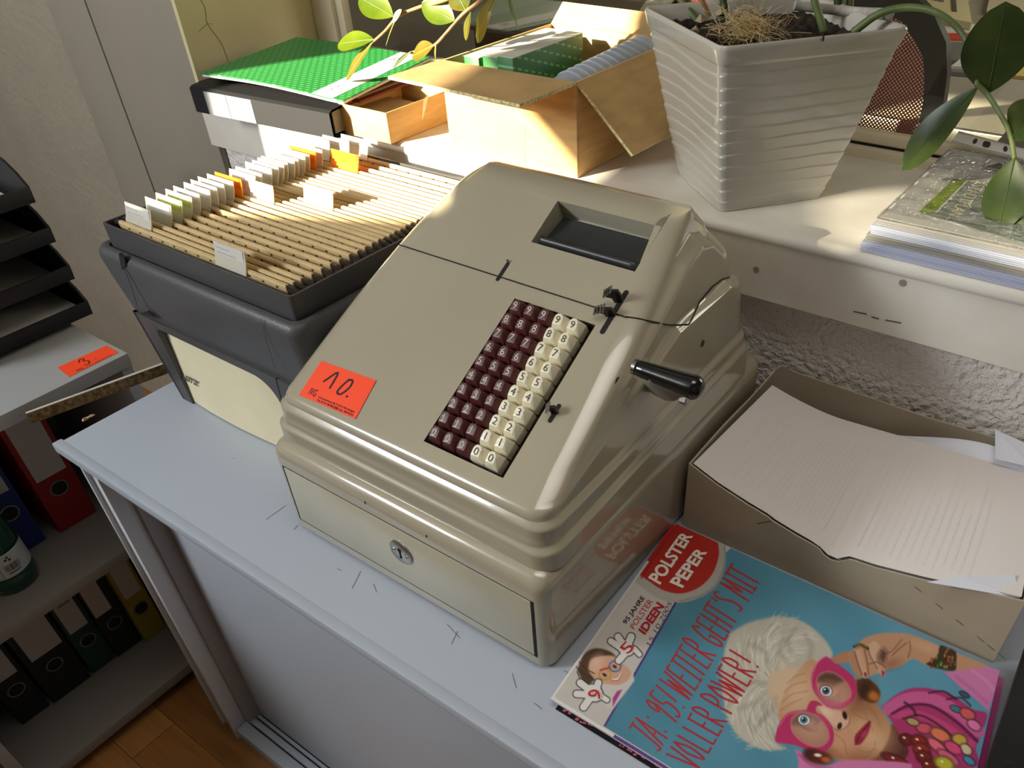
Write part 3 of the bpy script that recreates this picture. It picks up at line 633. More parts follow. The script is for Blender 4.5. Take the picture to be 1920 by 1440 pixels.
# (screw heads)
b = MB(); 
for dx, dz in ((-0.0098, 0.0005), (0.0098, -0.0008)):
    b.lathe([(0.0026, -0.0022), (0.0024, -0.0029), (0.0001, -0.0031)], (LX + dx, yl, LZ + dz), 14, axis='y')
obj('screw_heads', b, m_steel, lk, 40)
b = MB()
for dx, dz, a in ((-0.0098, 0.0005, 0.6), (0.0098, -0.0008, 2.0)): b.ribbon([(LX + dx - 0.0023 * math.cos(a), yl - 0.0033, LZ + dz - 0.0023 * math.sin(a)), (LX + dx + 0.0023 * math.cos(a), yl - 0.0033, LZ + dz + 0.0023 * math.sin(a))], 0.0008, (0, -1, 0))
obj('screw_slots', b, m_dark, lk, 0)
b = MB()
for p in ((684, 943), (799, 1006)): c = at_y(p, RY0 - 0.0006); b.hull([c + np.array([dx, 0.001 * k, dz]) for dx, dz in ((-0.001, 0), (0.001, 0.0005), (0, 0.0022), (0.0002, -0.002)) for k in (0, 1)])
obj('paint_chip', b, m_dark, reg, 0)
# rust spots at the bottom front corner
b = MB()
for p in ((988, 1251), (1003, 1258), (966, 1235), (997, 1262)):
    c = at_y(p, RY0 - 0.0004); b.hull([c + np.array([random.uniform(-.0035, .0035), 0.0004 * k, random.uniform(-.002, .002)]) for _ in range(7) for k in (0, 1)])
obj('rust_spots', b, M('rust', (112, 92, 70), 0.9), reg, 0)

# hood: stacked horizontal contours with flowing ledges on both flanks
def zc_prof(y):                                   # height of the hood profile at depth y (for the ledges)
    return zdk(y) if y < 0.395 else float(np.interp(y, [0.395, 0.432, 0.456, 0.478, 0.497, 0.513, 0.527, 0.541], [zdk(0.395), 0.368, 0.362, 0.342, 0.312, 0.275, 0.23, 0.136]))
def e1(y): return zc_prof(min(y + 0.010, 0.54)) - 0.014 - 0.045 * max(0, y - 0.14)
def e2(y): return min(0.204 + 0.34 * max(0, y - 0.14), 0.276 - 2.2 * max(0, y - 0.47) ** 2 * 10)
def e3(y): return 0.187 + 0.02 * max(0, y - 0.15)
def e4(y): return 0.162 + 0.045 * max(0, y - 0.15)
def flank_left(y, z):                             # the left flank closes over the top in one soft curve
    s = 0.189 + 0.0055 * (1 - sm(z, e4(y) - 0.004, e4(y) + 0.004)) + 0.0055 * (1 - sm(z, e3(y) - 0.004, e3(y) + 0.004))
    s -= (0.006 + 0.050 * max(0, y - 0.15)) * sm(z, e2(y) - 0.03, e1(y) + 0.03)
    return s - 0.02 * max(0, z - 0.2) - 1.3 * max(0, z - 0.27) ** 2 - 24 * max(0, z - 0.333) ** 2
def flank(y, z):                                  # outward half width
    s = 0.200
    s -= 0.0055 * sm(z, e4(y) - 0.004, e4(y) + 0.004) + 0.0055 * sm(z, e3(y) - 0.004, e3(y) + 0.004)
    s -= (0.003 + 0.022 * max(0, y - 0.15)) * sm(z, e2(y) - 0.005, e2(y) + 0.004)
    s -= (0.003 + 0.045 * max(0, y - 0.15)) * sm(z, e1(y) - 0.007, e1(y) + 0.006)
    return s - 0.02 * max(0, z - 0.2) - 1.3 * max(0, z - 0.27) ** 2
def fstep(z): return 0.0975 + 0.005 * sm(z, 0.156, 0.164) + 0.005 * sm(z, 0.182, 0.190) - 0.0012 * math.exp(-((z - 0.166) / 0.004) ** 2) - 0.0012 * math.exp(-((z - 0.192) / 0.004) ** 2)
yk = 0.1075; zk = zdk(yk); rf = 0.013; tl = rf * math.tan((math.pi / 2 - SL) / 2)
front = [(fstep(z), z) for z in np.arange(0.1365, zk - tl - 0.001, 0.0014)]
cx_, cz_ = yk + rf, zk - tl
front += [(cx_ - rf * math.cos(a), cz_ + rf * math.sin(a)) for a in np.linspace(0, math.pi / 2 - SL, 9)]
WELL = (0.1265, 0.2855); WIN = (0.347, 0.3985)
ylist = sorted(set(list(np.linspace(0.119, 0.395, 90)) + [WELL[0], WELL[1], WIN[0]]))
ylist = [y for y in ylist if y > front[-1][0] + 0.001 and not any(0 < abs(y - k) < 0.0012 for k in (*WELL, WIN[0]))]
front += [(y, zdk(y)) for y in ylist] + [(WIN[1], zdk(WIN[1]) - 0.00002)]
front += [(y, float(z)) for y, z in ((0.4065, 0.3617), (0.4135, 0.3644), (0.4195, 0.3660), (0.4245, 0.3670), (0.4285, 0.3676), (0.4315, 0.3679))]
rearY = lambda z: float(np.interp(z, [0.136, 0.19, 0.23, 0.275, 0.312, 0.342, 0.3555, 0.362, 0.366, 0.368], [0.541, 0.536, 0.527, 0.513, 0.497, 0.478, 0.4645, 0.455, 0.445, 0.4325]))
WXS = [0.634, 0.7665]; KXS = [0.6565, 0.7595]
NF, NS = 40, 70
rows = []; fx_fixed = sorted(WXS + KXS)
for yF, z in front:
    yB = rearY(z); g = yB - yF
    rc = min(0.026 if z > 0.2 else 0.024, g * 0.49); rb = min(0.03, g * 0.49)
    rl = min(rc + 4.5 * max(0, z - 0.25) ** 2, g * 0.49)
    hF = flank(yF + rc, z); hL = flank_left(yF + rl, z); hB = flank(yB - rb, z); hBL = flank_left(yB - rb, z)
    row = []
    xs_ = [XC - hL + rl + 1e-4] + list(np.linspace(XC - hL + rl, 0.628, 14))[1:] + fx_fixed + [XC + hF - rc]
    # front edge, left to right
    for x in xs_: row.append((x, yF, z))
    nfr = len(row)
    for k in range(1, 9):
        a = math.pi / 2 * k / 8; row.append((XC + hF - rc + rc * math.sin(a), yF + rc - rc * math.cos(a), z))
    for k in range(1, NS):
        y = yF + rc + (g - rc - rb) * k / NS; row.append((XC + flank(y, z), y, z))
    for k in range(0, 9):
        a = math.pi / 2 * k / 8; row.append((XC + hB - rb + rb * math.cos(a), yB - rb + rb * math.sin(a), z))
    for k in range(0, 9):
        a = math.pi / 2 * k / 8; row.append((XC - hBL + rb - rb * math.sin(a), yB - rb + rb * math.cos(a), z))
    for k in range(NS - 1, 0, -1):
        y = yF + rl + (g - rl - rb) * k / NS; row.append((XC - flank_left(y, z), y, z))
    for k in range(0, 8):
        a = math.pi / 2 * k / 8; row.append((XC - hL + rl - rl * math.cos(a), yF + rl - rl * math.sin(a), z))
    rows.append(row)
def idx(v): return [j for j in range(nfr) if abs(rows[40][j][0] - v) < 1e-7][0]
kj0, kj1, wj0, wj1 = idx(KXS[0]), idx(KXS[1]), idx(WXS[0]), idx(WXS[1])
li = lambda y: min(range(len(front)), key=lambda i: abs(front[i][0] - y) + (9 if i < 20 else 0))
ki0, ki1, wi0, wi1 = li(WELL[0]), li(WELL[1]), li(WIN[0]), li(WIN[1])
b = MB().grid(rows, closed=True, skip=lambda i, j: (ki0 <= i < ki1 and kj0 <= j < kj1) or (wi0 <= i < wi1 and wj0 <= j < wj1))
n_ = len(rows[0]); b.f.append([(len(rows) - 1) * n_ + j for j in range(n_)]); b.m.append(0)
obj('hood', b, m_reg, reg, 30)
dk = lambda x, y, d=0.0: (x, y - sS * d, zdk(y) + cS * d)      # point d above the key deck
NRM = np.array([0, -sS, cS])
def recess(x0, x1, y0, y1, dep, mt, nm, flare=0.0, floor=True):
    b = MB(); t = [dk(x0, y0), dk(x1, y0), dk(x1, y1), dk(x0, y1)]; u = [dk(x0 + flare, y0 + flare, -dep), dk(x1 - flare, y0 + flare, -dep), dk(x1 - flare, y1 - flare, -dep), dk(x0 + flare, y1 - flare, -dep)]
    b.add(t + u, [[0, 1, 5, 4], [1, 2, 6, 5], [2, 3, 7, 6], [3, 0, 4, 7]] + ([[4, 5, 6, 7]] if floor else []))
    return obj(nm, b, mt, reg, 0)
recess(KXS[0], KXS[1], WELL[0], WELL[1], 0.016, m_well, 'key_well')
recess(WXS[0], WXS[1], WIN[0], WIN[1], 0.026, m_reg2, 'display_recess')
# black display plate with a rolled front lip, tilted down inside the recess
x0, x1 = WXS[0] + 0.004, WXS[1] - 0.003
b = MB(); pl = [dk(x0, 0.357, -0.012), dk(x1, 0.357, -0.012), dk(x1, 0.394, -0.020), dk(x0, 0.394, -0.020)]
b.add(pl + [np.array(p) - NRM * 0.003 for p in pl], [[0, 1, 2, 3], [4, 5, 6, 7], [0, 1, 5, 4], [1, 2, 6, 5], [2, 3, 7, 6], [3, 0, 4, 7]])
obj('display_plate', b, m_black, reg, 0)
b = MB(); R_ = []
for yy, dd in ((0.3600, -0.0125), (0.3585, -0.0035), (0.3570, -0.0008), (0.3550, 0.0000), (0.3525, -0.0012), (0.3505, -0.0055), (0.3495, -0.014), (0.3490, -0.024)): R_.append([dk(x, yy, dd - (0.004 if x > x1 - 0.002 or x < x0 + 0.002 else 0)) for x in (x0, x0 + 0.0025, x0 + 0.005, x1 - 0.008, x1 - 0.003, x1)])
b.grid(R_); obj('display_lip', b, m_black, reg, 60)
# ---- keys
def key_mesh():
    b = MB(); w2, d2 = 0.0082, 0.0080
    bot = [(sx * w2, sy * d2, h) for h in (-0.011, -0.001) for sx in (-1, 1) for sy in (-1, 1)]
    top = [(-0.0068, -0.0046, 0.0052), (0.0030, -0.0046, 0.0052), (0.0032, 0.0010, 0.0066)] + [(-0.0019 + 0.0050 * math.cos(a), 0.0018 + 0.0052 * math.sin(a), 0.0068 + 0.0012 * math.sin(a)) for a in np.linspace(0, math.pi, 8)]
    b.hull(bot + top, bev=0.0005); return b
m_kred = M('maroon key', (80, 35, 31), 0.42, coat=0.1); m_kiv = M('ivory key', (226, 218, 188), 0.38, coat=0.2)
m_dlt = M('pale numeral', (206, 196, 188), 0.9, spec=0.1); m_ddk = M('dark numeral', (58, 48, 42), 0.6)
kme = {0: _mesh('key', key_mesh(), m_kred, (0, 0, 0), 25), 1: _mesh('key', key_mesh(), m_kiv, (0, 0, 0), 25)}
dme = {}
for dgt in range(10):
    for c in (0, 1):
        b = MB(); v, f, asp = text_poly(str(dgt), -0.002, 3); hh = 0.0080; ww = hh * asp
        yb, yt = -0.0034, 0.0040; zz = lambda y: 0.00575 + (y + 0.0046) / 0.0116 * 0.0026
        b.add([(-0.0019 + (u - 0.5) * ww, yb + t * (yt - yb), zz(yb + t * (yt - yb))) for u, t in v], f)
        dme[(dgt, c)] = _mesh('numeral', b, m_ddk if c else m_dlt, (0, 0, 0), 0)
og = np.array(ORG[reg.name])
for r in range(10):
    for c in range(5):
        x = 0.6672 + 0.01828 * c + 0.0019; al = 0.0118 + 0.01772 * r
        p = np.array([x, 0.126 + al * cS, 0.207 + al * sS]) + NRM * 0.0005 - og
        k = bpy.data.objects.new('key', kme[int(c >= 3)]); COL.objects.link(k); k.parent = reg; k.location = p; k.rotation_euler = (SL, 0, 0)
        d = bpy.data.objects.new('numeral', dme[(r, int(c >= 3))]); COL.objects.link(d); d.parent = k
# ---- lid seam
b = MB(); pts = [dk(x, 0.3015, 0.0002) for x in np.linspace(0.468, 0.785, 20)]
zl = zdk(0.3015); 
def contour(z, y):                               # point on the right flank / corner at height z and depth y
    yF = 0.126 + (z - 0.207) / math.tan(SL); rc = 0.026
    if y >= yF + rc: return (XC + flank(y, z) + 0.0003, y, z)
    a = math.acos(max(-1, min(1, 1 - (y - yF) / rc))); return (XC + flank(yF + rc, z) - rc + rc * math.sin(a) + 0.0003, y, z)
for y, z in ((0.3025, 0.3042), (0.307, 0.3035), (0.314, 0.300), (0.322, 0.296), (0.332, 0.290), (0.345, 0.283), (0.358, 0.2775), (0.372, 0.273), (0.382, 0.2745), (0.41, 0.280), (0.44, 0.284), (0.465, 0.282), (0.485, 0.276), (0.498, 0.264)): pts.append(contour(z, y))
b.tube([np.array(p) + np.array([0.0004, -0.0002, 0.0004]) for p in pts], 0.0007, 6); obj('lid_seam', b, m_dark, reg, 0)
# ---- slots and small levers on the deck
def slot(x, y0, y1, wd=0.0045, dx=0.0):
    b = MB(); P = []
    for k in range(9): a = math.pi * k / 8; P.append(dk(x + dx + wd / 2 * math.cos(a), y1 + wd / 2 * math.sin(a) * cS, 0.0004))
    for k in range(9): a = math.pi + math.pi * k / 8; P.append(dk(x + wd / 2 * math.cos(a), y0 + wd / 2 * math.sin(a) * cS, 0.0004))
    b.prism(P, NRM * 0.0002); return obj('slot', b, m_dark, reg, 0)
slot(0.6235, 0.2985, 0.3175); slot(0.7705, 0.2815, 0.3245, 0.0055); slot(0.7715, 0.1885, 0.2035, 0.0045)
obj('pin', MB().tube([dk(0.6235, 0.3195, -0.002), dk(0.6225, 0.3195, 0.003)], [0.0017, 0.0015], 10), m_steel, reg)
def lever(x, y, reach, ht, ang):
    """ribbed sheet-metal finger lever standing out of a slot; finger tip points along the deck at 'ang'"""
    b = MB(); ca, sa = math.cos(ang), math.sin(ang)
    def q(a, h, t=0): return np.array(dk(x + a * ca - t * sa, y + (a * sa + t * ca) * cS, h))
    prof = [(0.004, -0.002), (0.005, ht * 0.55), (0.0035, ht), (-reach * 0.6, ht * 1.02), (-reach, ht * 0.8), (-reach * 0.95, ht * 0.55), (-reach * 0.45, ht * 0.42), (-0.004, -0.002)]
    b.prism([q(a, h, -0.0016) for a, h in prof], q(0, 0, 0.0032) - q(0, 0, 0))
    o = obj('lever', b, m_dsteel, reg, 0)
    rb = MB()
    for k in range(4):
        a, h = -reach * 0.3 - reach * 0.23 * k, ht * (1.05 - 0.10 * k); rb.tube([q(a, h, -0.0048), q(a, h, 0.0048)], 0.0011, 8)
    obj('finger_ribs', rb, m_steel, o, 40); return o
lever(0.7690, 0.3140, 0.0120, 0.0190, rad(20)); lever(0.7695, 0.2990, 0.0150, 0.0125, rad(20)); lever(0.7715, 0.1965, 0.0055, 0.0125, rad(25))
# ---- crank on the right flank
gc = np.array([0.832, 0.2475, 0.2915]); gx = np.array([1.0, 0, 0])
ca_ = [at_x((1206, 714), 0.834), at_x((1216, 716), 0.850), at_x((1238, 746), 0.836), at_x((1247, 752), 0.846), at_x((1266, 753), 0.862), at_x((1280, 742), 0.872), at_x((1274, 730), 0.872), at_x((1222, 738), 0.822), at_x((1206, 718), 0.822)]
cr = obj('crank_arm', MB().hull([np.array(p) + np.array(o_) for p in ca_ for o_ in ((0, 0, 0), (0, 0.003, 0.004))], bev=0.001), M('arm metal', (150, 148, 138), 0.4, 0.4), reg, 40)
gr = MB(); L_ = 0.068
for a in (0,): gr.lathe([(0.0001, 0.0), (0.0072, 0.0004), (0.0078, 0.002)] + [(0.0080 + 0.0036 * (t ** 1.2), 0.003 + (L_ - 0.012) * t) for t in np.linspace(0, 1, 10)] + [(0.0116 * math.cos(a2) + 0.0001, L_ - 0.009 + 0.0095 * math.sin(a2)) for a2 in np.linspace(0.15, math.pi / 2, 8)], tuple(gc), 28, axis='x')
gp = obj('crank_grip', gr, m_bake, reg, 45, 'black tapered crank grip')
obj('washer', MB().lathe([(0.0079, -0.003), (0.0079, 0.0006), (0.0001, 0.0006)], tuple(gc - gx * 0.0004), 28, axis='x'), m_steel, gp, 40)
obj('bolt_head', MB().lathe([(0.005, 0), (0.005, 0.006), (0.004, 0.007), (0.0001, 0.007)], (0.868, 0.271, 0.2565), 6, axis='x'), m_steel, cr, 30)
for p, xx in (((1157, 714), None), ((1317, 644), None)):
    pt = at_x(p, 0.815)
    for _ in range(6): pt = at_x(p, XC + flank(pt[1], pt[2]))
    b = MB().lathe([(0.0042, 0.0003), (0.0042, 0.0006), (0.0001, 0.0006)], tuple(pt), 16, axis='x'); obj('screw_hole', b, M('hole', (60, 48, 34), 0.8), reg, 30)
# ---- price sticker on the deck
DP = (0, 0.126, 0.207)
sticker(reg, [at_pl(p, DP, NRM) + NRM * 0.0004 for p in ((561, 741), (667, 786), (706, 714), (603, 677))], NRM,
        [([(0.235, 0.52), (0.37, 0.86), (0.39, 0.42)], 0.0024), ([(0.60, 0.80), (0.55, 0.60), (0.53, 0.42), (0.60, 0.40), (0.67, 0.62), (0.66, 0.80), (0.58, 0.78)], 0.0024), ([(0.705, 0.38), (0.712, 0.43)], 0.0026)],
        [('IVG', 0.125, 0.10, 0.25, 0.29, 0.0), ('Heinrichstrasse 28, D-32312 Brockhagen', 0.31, 0.10, 0.94, 0.165, 0.01), ('Tel. 02 91 90 803 888, Fax. 904 0310', 0.31, 0.02, 0.94, 0.085, 0.01)], label='signal red sticker with a handwritten 10')
# ================================================================== ON THE WINDOW SILL
zs = 0.2872
# --- black ring binder lying flat, overhanging the sill
m_bk = M('black binder board', (17, 17, 19), 0.55)
A = np.array(at_z((369, 210), zs)); ang = math.atan2(0.028, 0.40)
bd = thing('black_binder', 'black ring binder lying flat on the sill under the green folder', 'binder', tuple(A))
du = np.array([math.cos(ang), math.sin(ang), 0]); dv = np.array([-math.sin(ang), math.cos(ang), 0]); dz = np.array([0, 0, 1.0])
def fr(o, u, v, w_): return np.array(o) + du * u + dv * v + dz * w_
BL, BD = 0.335, 0.285
pr = [(0.0, 0.0006), (0.0, 0.040), (0.006, 0.0435), (0.03, 0.046), (BD, 0.040), (BD, 0.037), (0.03, 0.042), (0.004, 0.040), (0.004, 0.004), (BD, 0.004), (BD, 0.0006)]
b = MB(); rows = [[fr(A, u, v, w_) for v, w_ in pr] for u in (0, BL)]; b.grid(rows, closed=True)
obj('cover', b, m_bk, bd, 0)
b = MB(); rows = []
for k in range(16): b.add([fr(A, u, v, 0.006 + k * 0.0021) for u, v in ((0.012 + 0.001 * (k % 3), 0.012), (BL - 0.006, 0.012), (BL - 0.006, BD - 0.008), (0.012, BD - 0.008))] + [fr(A, u, v, 0.0074 + k * 0.0021) for u, v in ((0.012 + 0.001 * (k % 3), 0.012), (BL - 0.006, 0.012), (BL - 0.006, BD - 0.008), (0.012, BD - 0.008))], [[0, 1, 2, 3], [4, 5, 6, 7], [0, 1, 5, 4], [1, 2, 6, 5], [2, 3, 7, 6], [3, 0, 4, 7]])
obj('page_block', b, M('binder pages', (150, 150, 152), 0.8), bd, 0)
m_spine_sun = M('sunlit spine grey', (150, 150, 152), 0.35)  # grey that paints the sunlit strip onto the black spine
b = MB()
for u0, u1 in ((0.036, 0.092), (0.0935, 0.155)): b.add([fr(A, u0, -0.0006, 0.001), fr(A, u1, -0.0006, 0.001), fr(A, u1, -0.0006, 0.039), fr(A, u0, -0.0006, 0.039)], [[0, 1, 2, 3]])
obj('spine_label_or_sun', b, m_spine_sun, bd, 0, 'two light grey panels painted as sunlight on the binder spine')
# --- stack on the binder: yellow and white envelopes, red folder, green patterned folder
def sag_sheet(name, o, w_, d_, th, mt, rot, bow, lab, cat, edge_drop=0.0, group=None):
    c, s_ = math.cos(rot), math.sin(rot); G = []
    for v in np.linspace(0, 1, 14):
        r = []
        for u in np.linspace(0, 1, 18):
            x, y = w_ * u, d_ * v; zz = th + bow * math.sin(math.pi * u) * 0.6 - edge_drop * max(0, u - 0.75) ** 2 * 16 * (1 - v)
            r.append((o[0] + c * x - s_ * y, o[1] + s_ * x + c * y, o[2] + zz))
        G.append(r)
    ob = obj(name, MB().sheet(G, th), mt, smooth=40); return tag(ob, lab, cat, group), G
zt = zs + 0.0475
m_env = M('cream envelope', (206, 196, 140), 0.75); m_redf = M('dark red card', (120, 36, 30), 0.6); m_wht = M('white card', (214, 212, 206), 0.7); m_brn = M('brown card', (150, 116, 74), 0.8)
sag_sheet('red_folder', (-0.235, 0.592, zt), 0.33, 0.24, 0.003, m_redf, 0.04, 0.0, 'dark red card folder low in the pile under the green folder', 'folder')
sag_sheet('brown_envelope', (-0.250, 0.588, zt + 0.0032), 0.335, 0.235, 0.003, m_brn, 0.07, 0.0, 'brown envelope sandwiched above the dark red folder', 'envelope')
sag_sheet('cream_envelope', (-0.262, 0.576, zt + 0.0066), 0.325, 0.235, 0.004, m_env, 0.055, 0.0, 'pale yellow envelope directly under the green folder', 'envelope', edge_drop=0.006)
# green folder: printed dash pattern, thick white lower board, white title panel
def dash_mat(name, base, dash, sx, sy, rot=0.0, ax=(0, 1)):
    m = M(name, base, 0.45); nt = m.node_tree; bs = nt.nodes['Principled BSDF']; tc = nt.nodes.new('ShaderNodeTexCoord'); mp = nt.nodes.new('ShaderNodeMapping'); mp.inputs['Scale'].default_value = (sx, sy, sx) if ax == (0, 1) else (sx, sx, sy); mp.inputs['Rotation'].default_value = (0, 0, rot) if ax == (0, 1) else (rot, 0, 0)
    br = nt.nodes.new('ShaderNodeTexBrick'); br.inputs['Color1'].default_value = (*lin(base), 1); br.inputs['Color2'].default_value = (*lin(base), 1); br.inputs['Mortar'].default_value = (*lin(dash), 1)
    v1 = nt.nodes.new('ShaderNodeTexNoise'); v1.inputs['Scale'].default_value = 1.0
    nt.links.new(tc.outputs['Object'], mp.inputs[0])
    # dashes: rows of short light strokes
    sp = nt.nodes.new('ShaderNodeSeparateXYZ'); nt.links.new(mp.outputs[0], sp.inputs[0])
    def math_(op, a, b=None, bv=None):
        n = nt.nodes.new('ShaderNodeMath'); n.operation = op
        nt.links.new(a, n.inputs[0])
        if b is not None: nt.links.new(b, n.inputs[1])
        if bv is not None: n.inputs[1].default_value = bv
        return n.outputs[0]
    row = math_('FLOOR', sp.outputs[ax[1]]); sh = math_('MULTIPLY', row, bv=0.37); xx = math_('ADD', sp.outputs[ax[0]], sh)
    fx = math_('FRACT', xx); fy = math_('FRACT', sp.outputs[ax[1]])
    mx = math_('LESS_THAN', fx, bv=0.58); my = math_('LESS_THAN', fy, bv=0.20); k_ = math_('MULTIPLY', mx, my)
    mixn = nt.nodes.new('ShaderNodeMix'); mixn.data_type = 'RGBA'; mixn.inputs[6].default_value = (*lin(base), 1); mixn.inputs[7].default_value = (*lin(dash), 1)
    nt.links.new(k_, mixn.inputs[0]); nt.links.new(mixn.outputs[2], bs.inputs['Base Color']); return m
m_green = dash_mat('green patterned board', (34, 128, 56), (104, 190, 116), 72, 105, -0.25)
zg = zt + 0.0112; og_ = np.array(at_z((376, 137), zg + 0.006)); gr_ = 0.035
gf = thing('green_folder', 'green folder with a light dash pattern and white title panel, on the pile', 'folder', (og_[0] + 0.17, og_[1] + 0.13, zg))
c, s_ = math.cos(gr_), math.sin(gr_)
def gpt(u, v, w_): x, y = 0.345 * u, 0.265 * v; x += -0.06 * v * 0 ; sk = -0.055 * v; return (og_[0] + c * x - s_ * y + sk, og_[1] + s_ * x + c * y, zg + w_ + 0.0045 * math.sin(math.pi * min(1, u * 1.1)) * (1 - v * 0.5))
b = MB(); b.sheet([[gpt(u, v, 0.0062) for u in np.linspace(0, 1, 20)] for v in np.linspace(0, 1, 10)], 0.002); obj('top_board', b, m_green, gf, 40)
b = MB(); b.sheet([[gpt(u, v, 0.0040) for u in np.linspace(0.004, 0.996, 20)] for v in np.linspace(0.006, 1, 10)], 0.0038); obj('page_block', b, M('folder pages', (206, 206, 212), 0.7), gf, 40)
b = MB(); b.sheet([[gpt(u, v, 0.0067) for u in np.linspace(0.80, 0.935, 6)] for v in np.linspace(0.0, 1, 10)], 0.0005); tp = obj('title_panel', b, M('title panel', (216, 216, 214), 0.5), gf, 40)
b = MB(); text_on(b, '95', gpt(0.86, 0.80, 0.0071), gpt(0.86, 0.87, 0.0071), gpt(0.82, 0.87, 0.0071), gpt(0.82, 0.80, 0.0071)); text_on(b, 'A-Z', gpt(0.86, 0.10, 0.0071), gpt(0.86, 0.20, 0.0071), gpt(0.84, 0.20, 0.0071), gpt(0.84, 0.10, 0.0071)); obj('print', b, M('title print', (150, 152, 156), 0.6), tp, 0)

# --- small open carton
m_cb = M('cardboard', (196, 160, 106), 0.8, var=0.05, vscale=18, stretch=(1, 1, 6)); m_cb2 = M('cardboard inside', (186, 150, 98), 0.85, var=0.05, vscale=14); m_ply = M('flute edge', (226, 200, 150), 0.9, var=0.25, vscale=300)
def open_box(root, x0, x1, y0, y1, z0, z1, th, mt):
    obj('front_wall', MB().box(x0, x1, y0, y0 + th, z0, z1, bev=0.0006), mt, root); obj('back_wall', MB().box(x0, x1, y1 - th, y1, z0, z1, bev=0.0006), mt, root)
    obj('side_wall', MB().box(x0, x0 + th, y0 + th, y1 - th, z0, z1, bev=0.0006), mt, root); obj('side_wall', MB().box(x1 - th, x1, y0 + th, y1 - th, z0, z1, bev=0.0006), mt, root)
    obj('bottom', MB().box(x0 + th, x1 - th, y0 + th, y1 - th, z0, z0 + th), m_cb2, root, 0)
sx0, sx1, sy0, sy1, sz1 = 0.062, 0.170, 0.588, 0.730, 0.3345
sb = thing('small_carton', 'small open cardboard carton on the sill in front of the green folder', 'carton', ((sx0 + sx1) / 2, (sy0 + sy1) / 2, zs))
open_box(sb, sx0, sx1, sy0, sy1, zs + 0.0004, sz1, 0.0025, m_cb)
b = MB(); b.hull([(sx1 + 0.0002, 0.672, sz1), (sx1 + 0.0002, 0.682, sz1 + 0.004), (sx1 + 0.0006, 0.674, sz1), (sx1 + 0.0004, 0.662, sz1 - 0.028), (sx1 + 0.0012, 0.664, sz1 - 0.028), (sx1 + 0.001, 0.684, sz1 + 0.003)])
obj('torn_strip', b, M('torn paper edge', (232, 216, 184), 0.9), sb, 0)
o = obj('glass_dish', MB().box(sx0 + 0.006, sx1 - 0.006, sy0 + 0.03, sy1 - 0.012, zs + 0.004, zs + 0.030, bev=0.004), glass_mat('clear plastic', (225, 225, 220), 0.10, 0.05), smooth=40); tag(o, 'clear plastic blister pack inside the small open carton', 'packaging')
o = obj('brown_envelope_pad', MB().box(sx0 + 0.008, sx1 - 0.02, sy0 + 0.008, sy1 - 0.04, zs + 0.0305, zs + 0.034, bev=0.001), m_cb2, smooth=0); tag(o, 'flat piece of brown card on top inside the small carton', 'card')

# --- large open carton with flaps
bx0, bx1, by0, by1, bz1 = 0.266, 0.505, 0.622, 0.895, 0.413
lb_ = thing('large_carton', 'large open cardboard box with flaps folded out, next to the white plant pot', 'carton', ((bx0 + bx1) / 2, (by0 + by1) / 2, zs))
open_box(lb_, bx0, bx1, by0, by1, zs + 0.0004, bz1, 0.004, m_cb)
def flap(p, nm='flap', th=0.004):
    P = [np.array(q, float) for q in p]; n = np.cross(P[1] - P[0], P[2] - P[0]); n /= np.linalg.norm(n); 
    if n[2] < 0: n = -n
    P2 = [q - n * th for q in P]; b = MB(); k = len(P)
    b.add(P + P2, [list(range(k)), list(range(k, 2 * k))[::-1]], 0); b.add(P + P2, [[i, (i + 1) % k, k + (i + 1) % k, k + i] for i in range(k)], 1)
    return obj(nm, b, [m_cb, m_ply], lb_, 0)
flap([(bx0, by0, bz1 + 0.001), (bx1, by0, bz1 + 0.001), (bx1 - 0.004, by0 - 0.116, bz1 + 0.001), (bx0 + 0.006, by0 - 0.112, bz1 + 0.004)])
flap([(bx1 + 0.001, by0 + 0.002, bz1), (bx1 + 0.001, by1, bz1), (bx1 + 0.088, by1 - 0.01, 0.330), (bx1 + 0.088, by0 + 0.004, 0.334)])
flap([(bx0, by1 - 0.001, bz1), (bx1, by1 - 0.001, bz1), (bx1, by1 + 0.006, bz1 + 0.030), (bx0 + 0.02, by1 + 0.006, bz1 + 0.032)])
b = MB(); b.add([at_y(p, by0 - 0.0006) for p in ((931, 330), (985, 341), (984, 286), (930, 276))], [[0, 1, 2, 3]]); b.add([at_y(p, by0 - 0.0006) for p in ((929, 268), (984, 279), (983, 236), (928, 228))], [[0, 1, 2, 3]])
obj('tape_patch', b, M('paper tape', (206, 176, 108), 0.35), lb_, 0, 'two shiny tape patches on the box front')
m_gpk = dash_mat('green pack print', (40, 112, 48), (112, 176, 112), 62, 70, 0.35, (1, 2))
for i, (x, zt_, y0, y1) in enumerate(((0.372, 0.4255, 0.640, 0.812), (0.338, 0.421, 0.648, 0.835), (0.305, 0.417, 0.645, 0.848))):
    t = thing('green_pack', ['green patterned pack standing in the large carton, nearest its right side', 'middle one of three green packs standing in the large carton', 'green pack at the left inside the large carton'][i], 'box', (x, (y0 + y1) / 2, zs + 0.005), 'green packs in the large carton')
    obj('body', MB().box(x - 0.014, x + 0.014, y0, y1, zs + 0.005, zt_ - 0.0006, bev=0.0008), m_gpk, t)
    obj('top_flap', MB().box(x - 0.0145, x + 0.0145, y0 - 0.0005, y1 + 0.0005, zt_ - 0.0006, zt_, bev=0.0002), M('pack top', (206, 206, 194), 0.5), t, 0)
m_cup = thin_mat('clear cup plastic', (228, 234, 242), 0.55, 0.08)
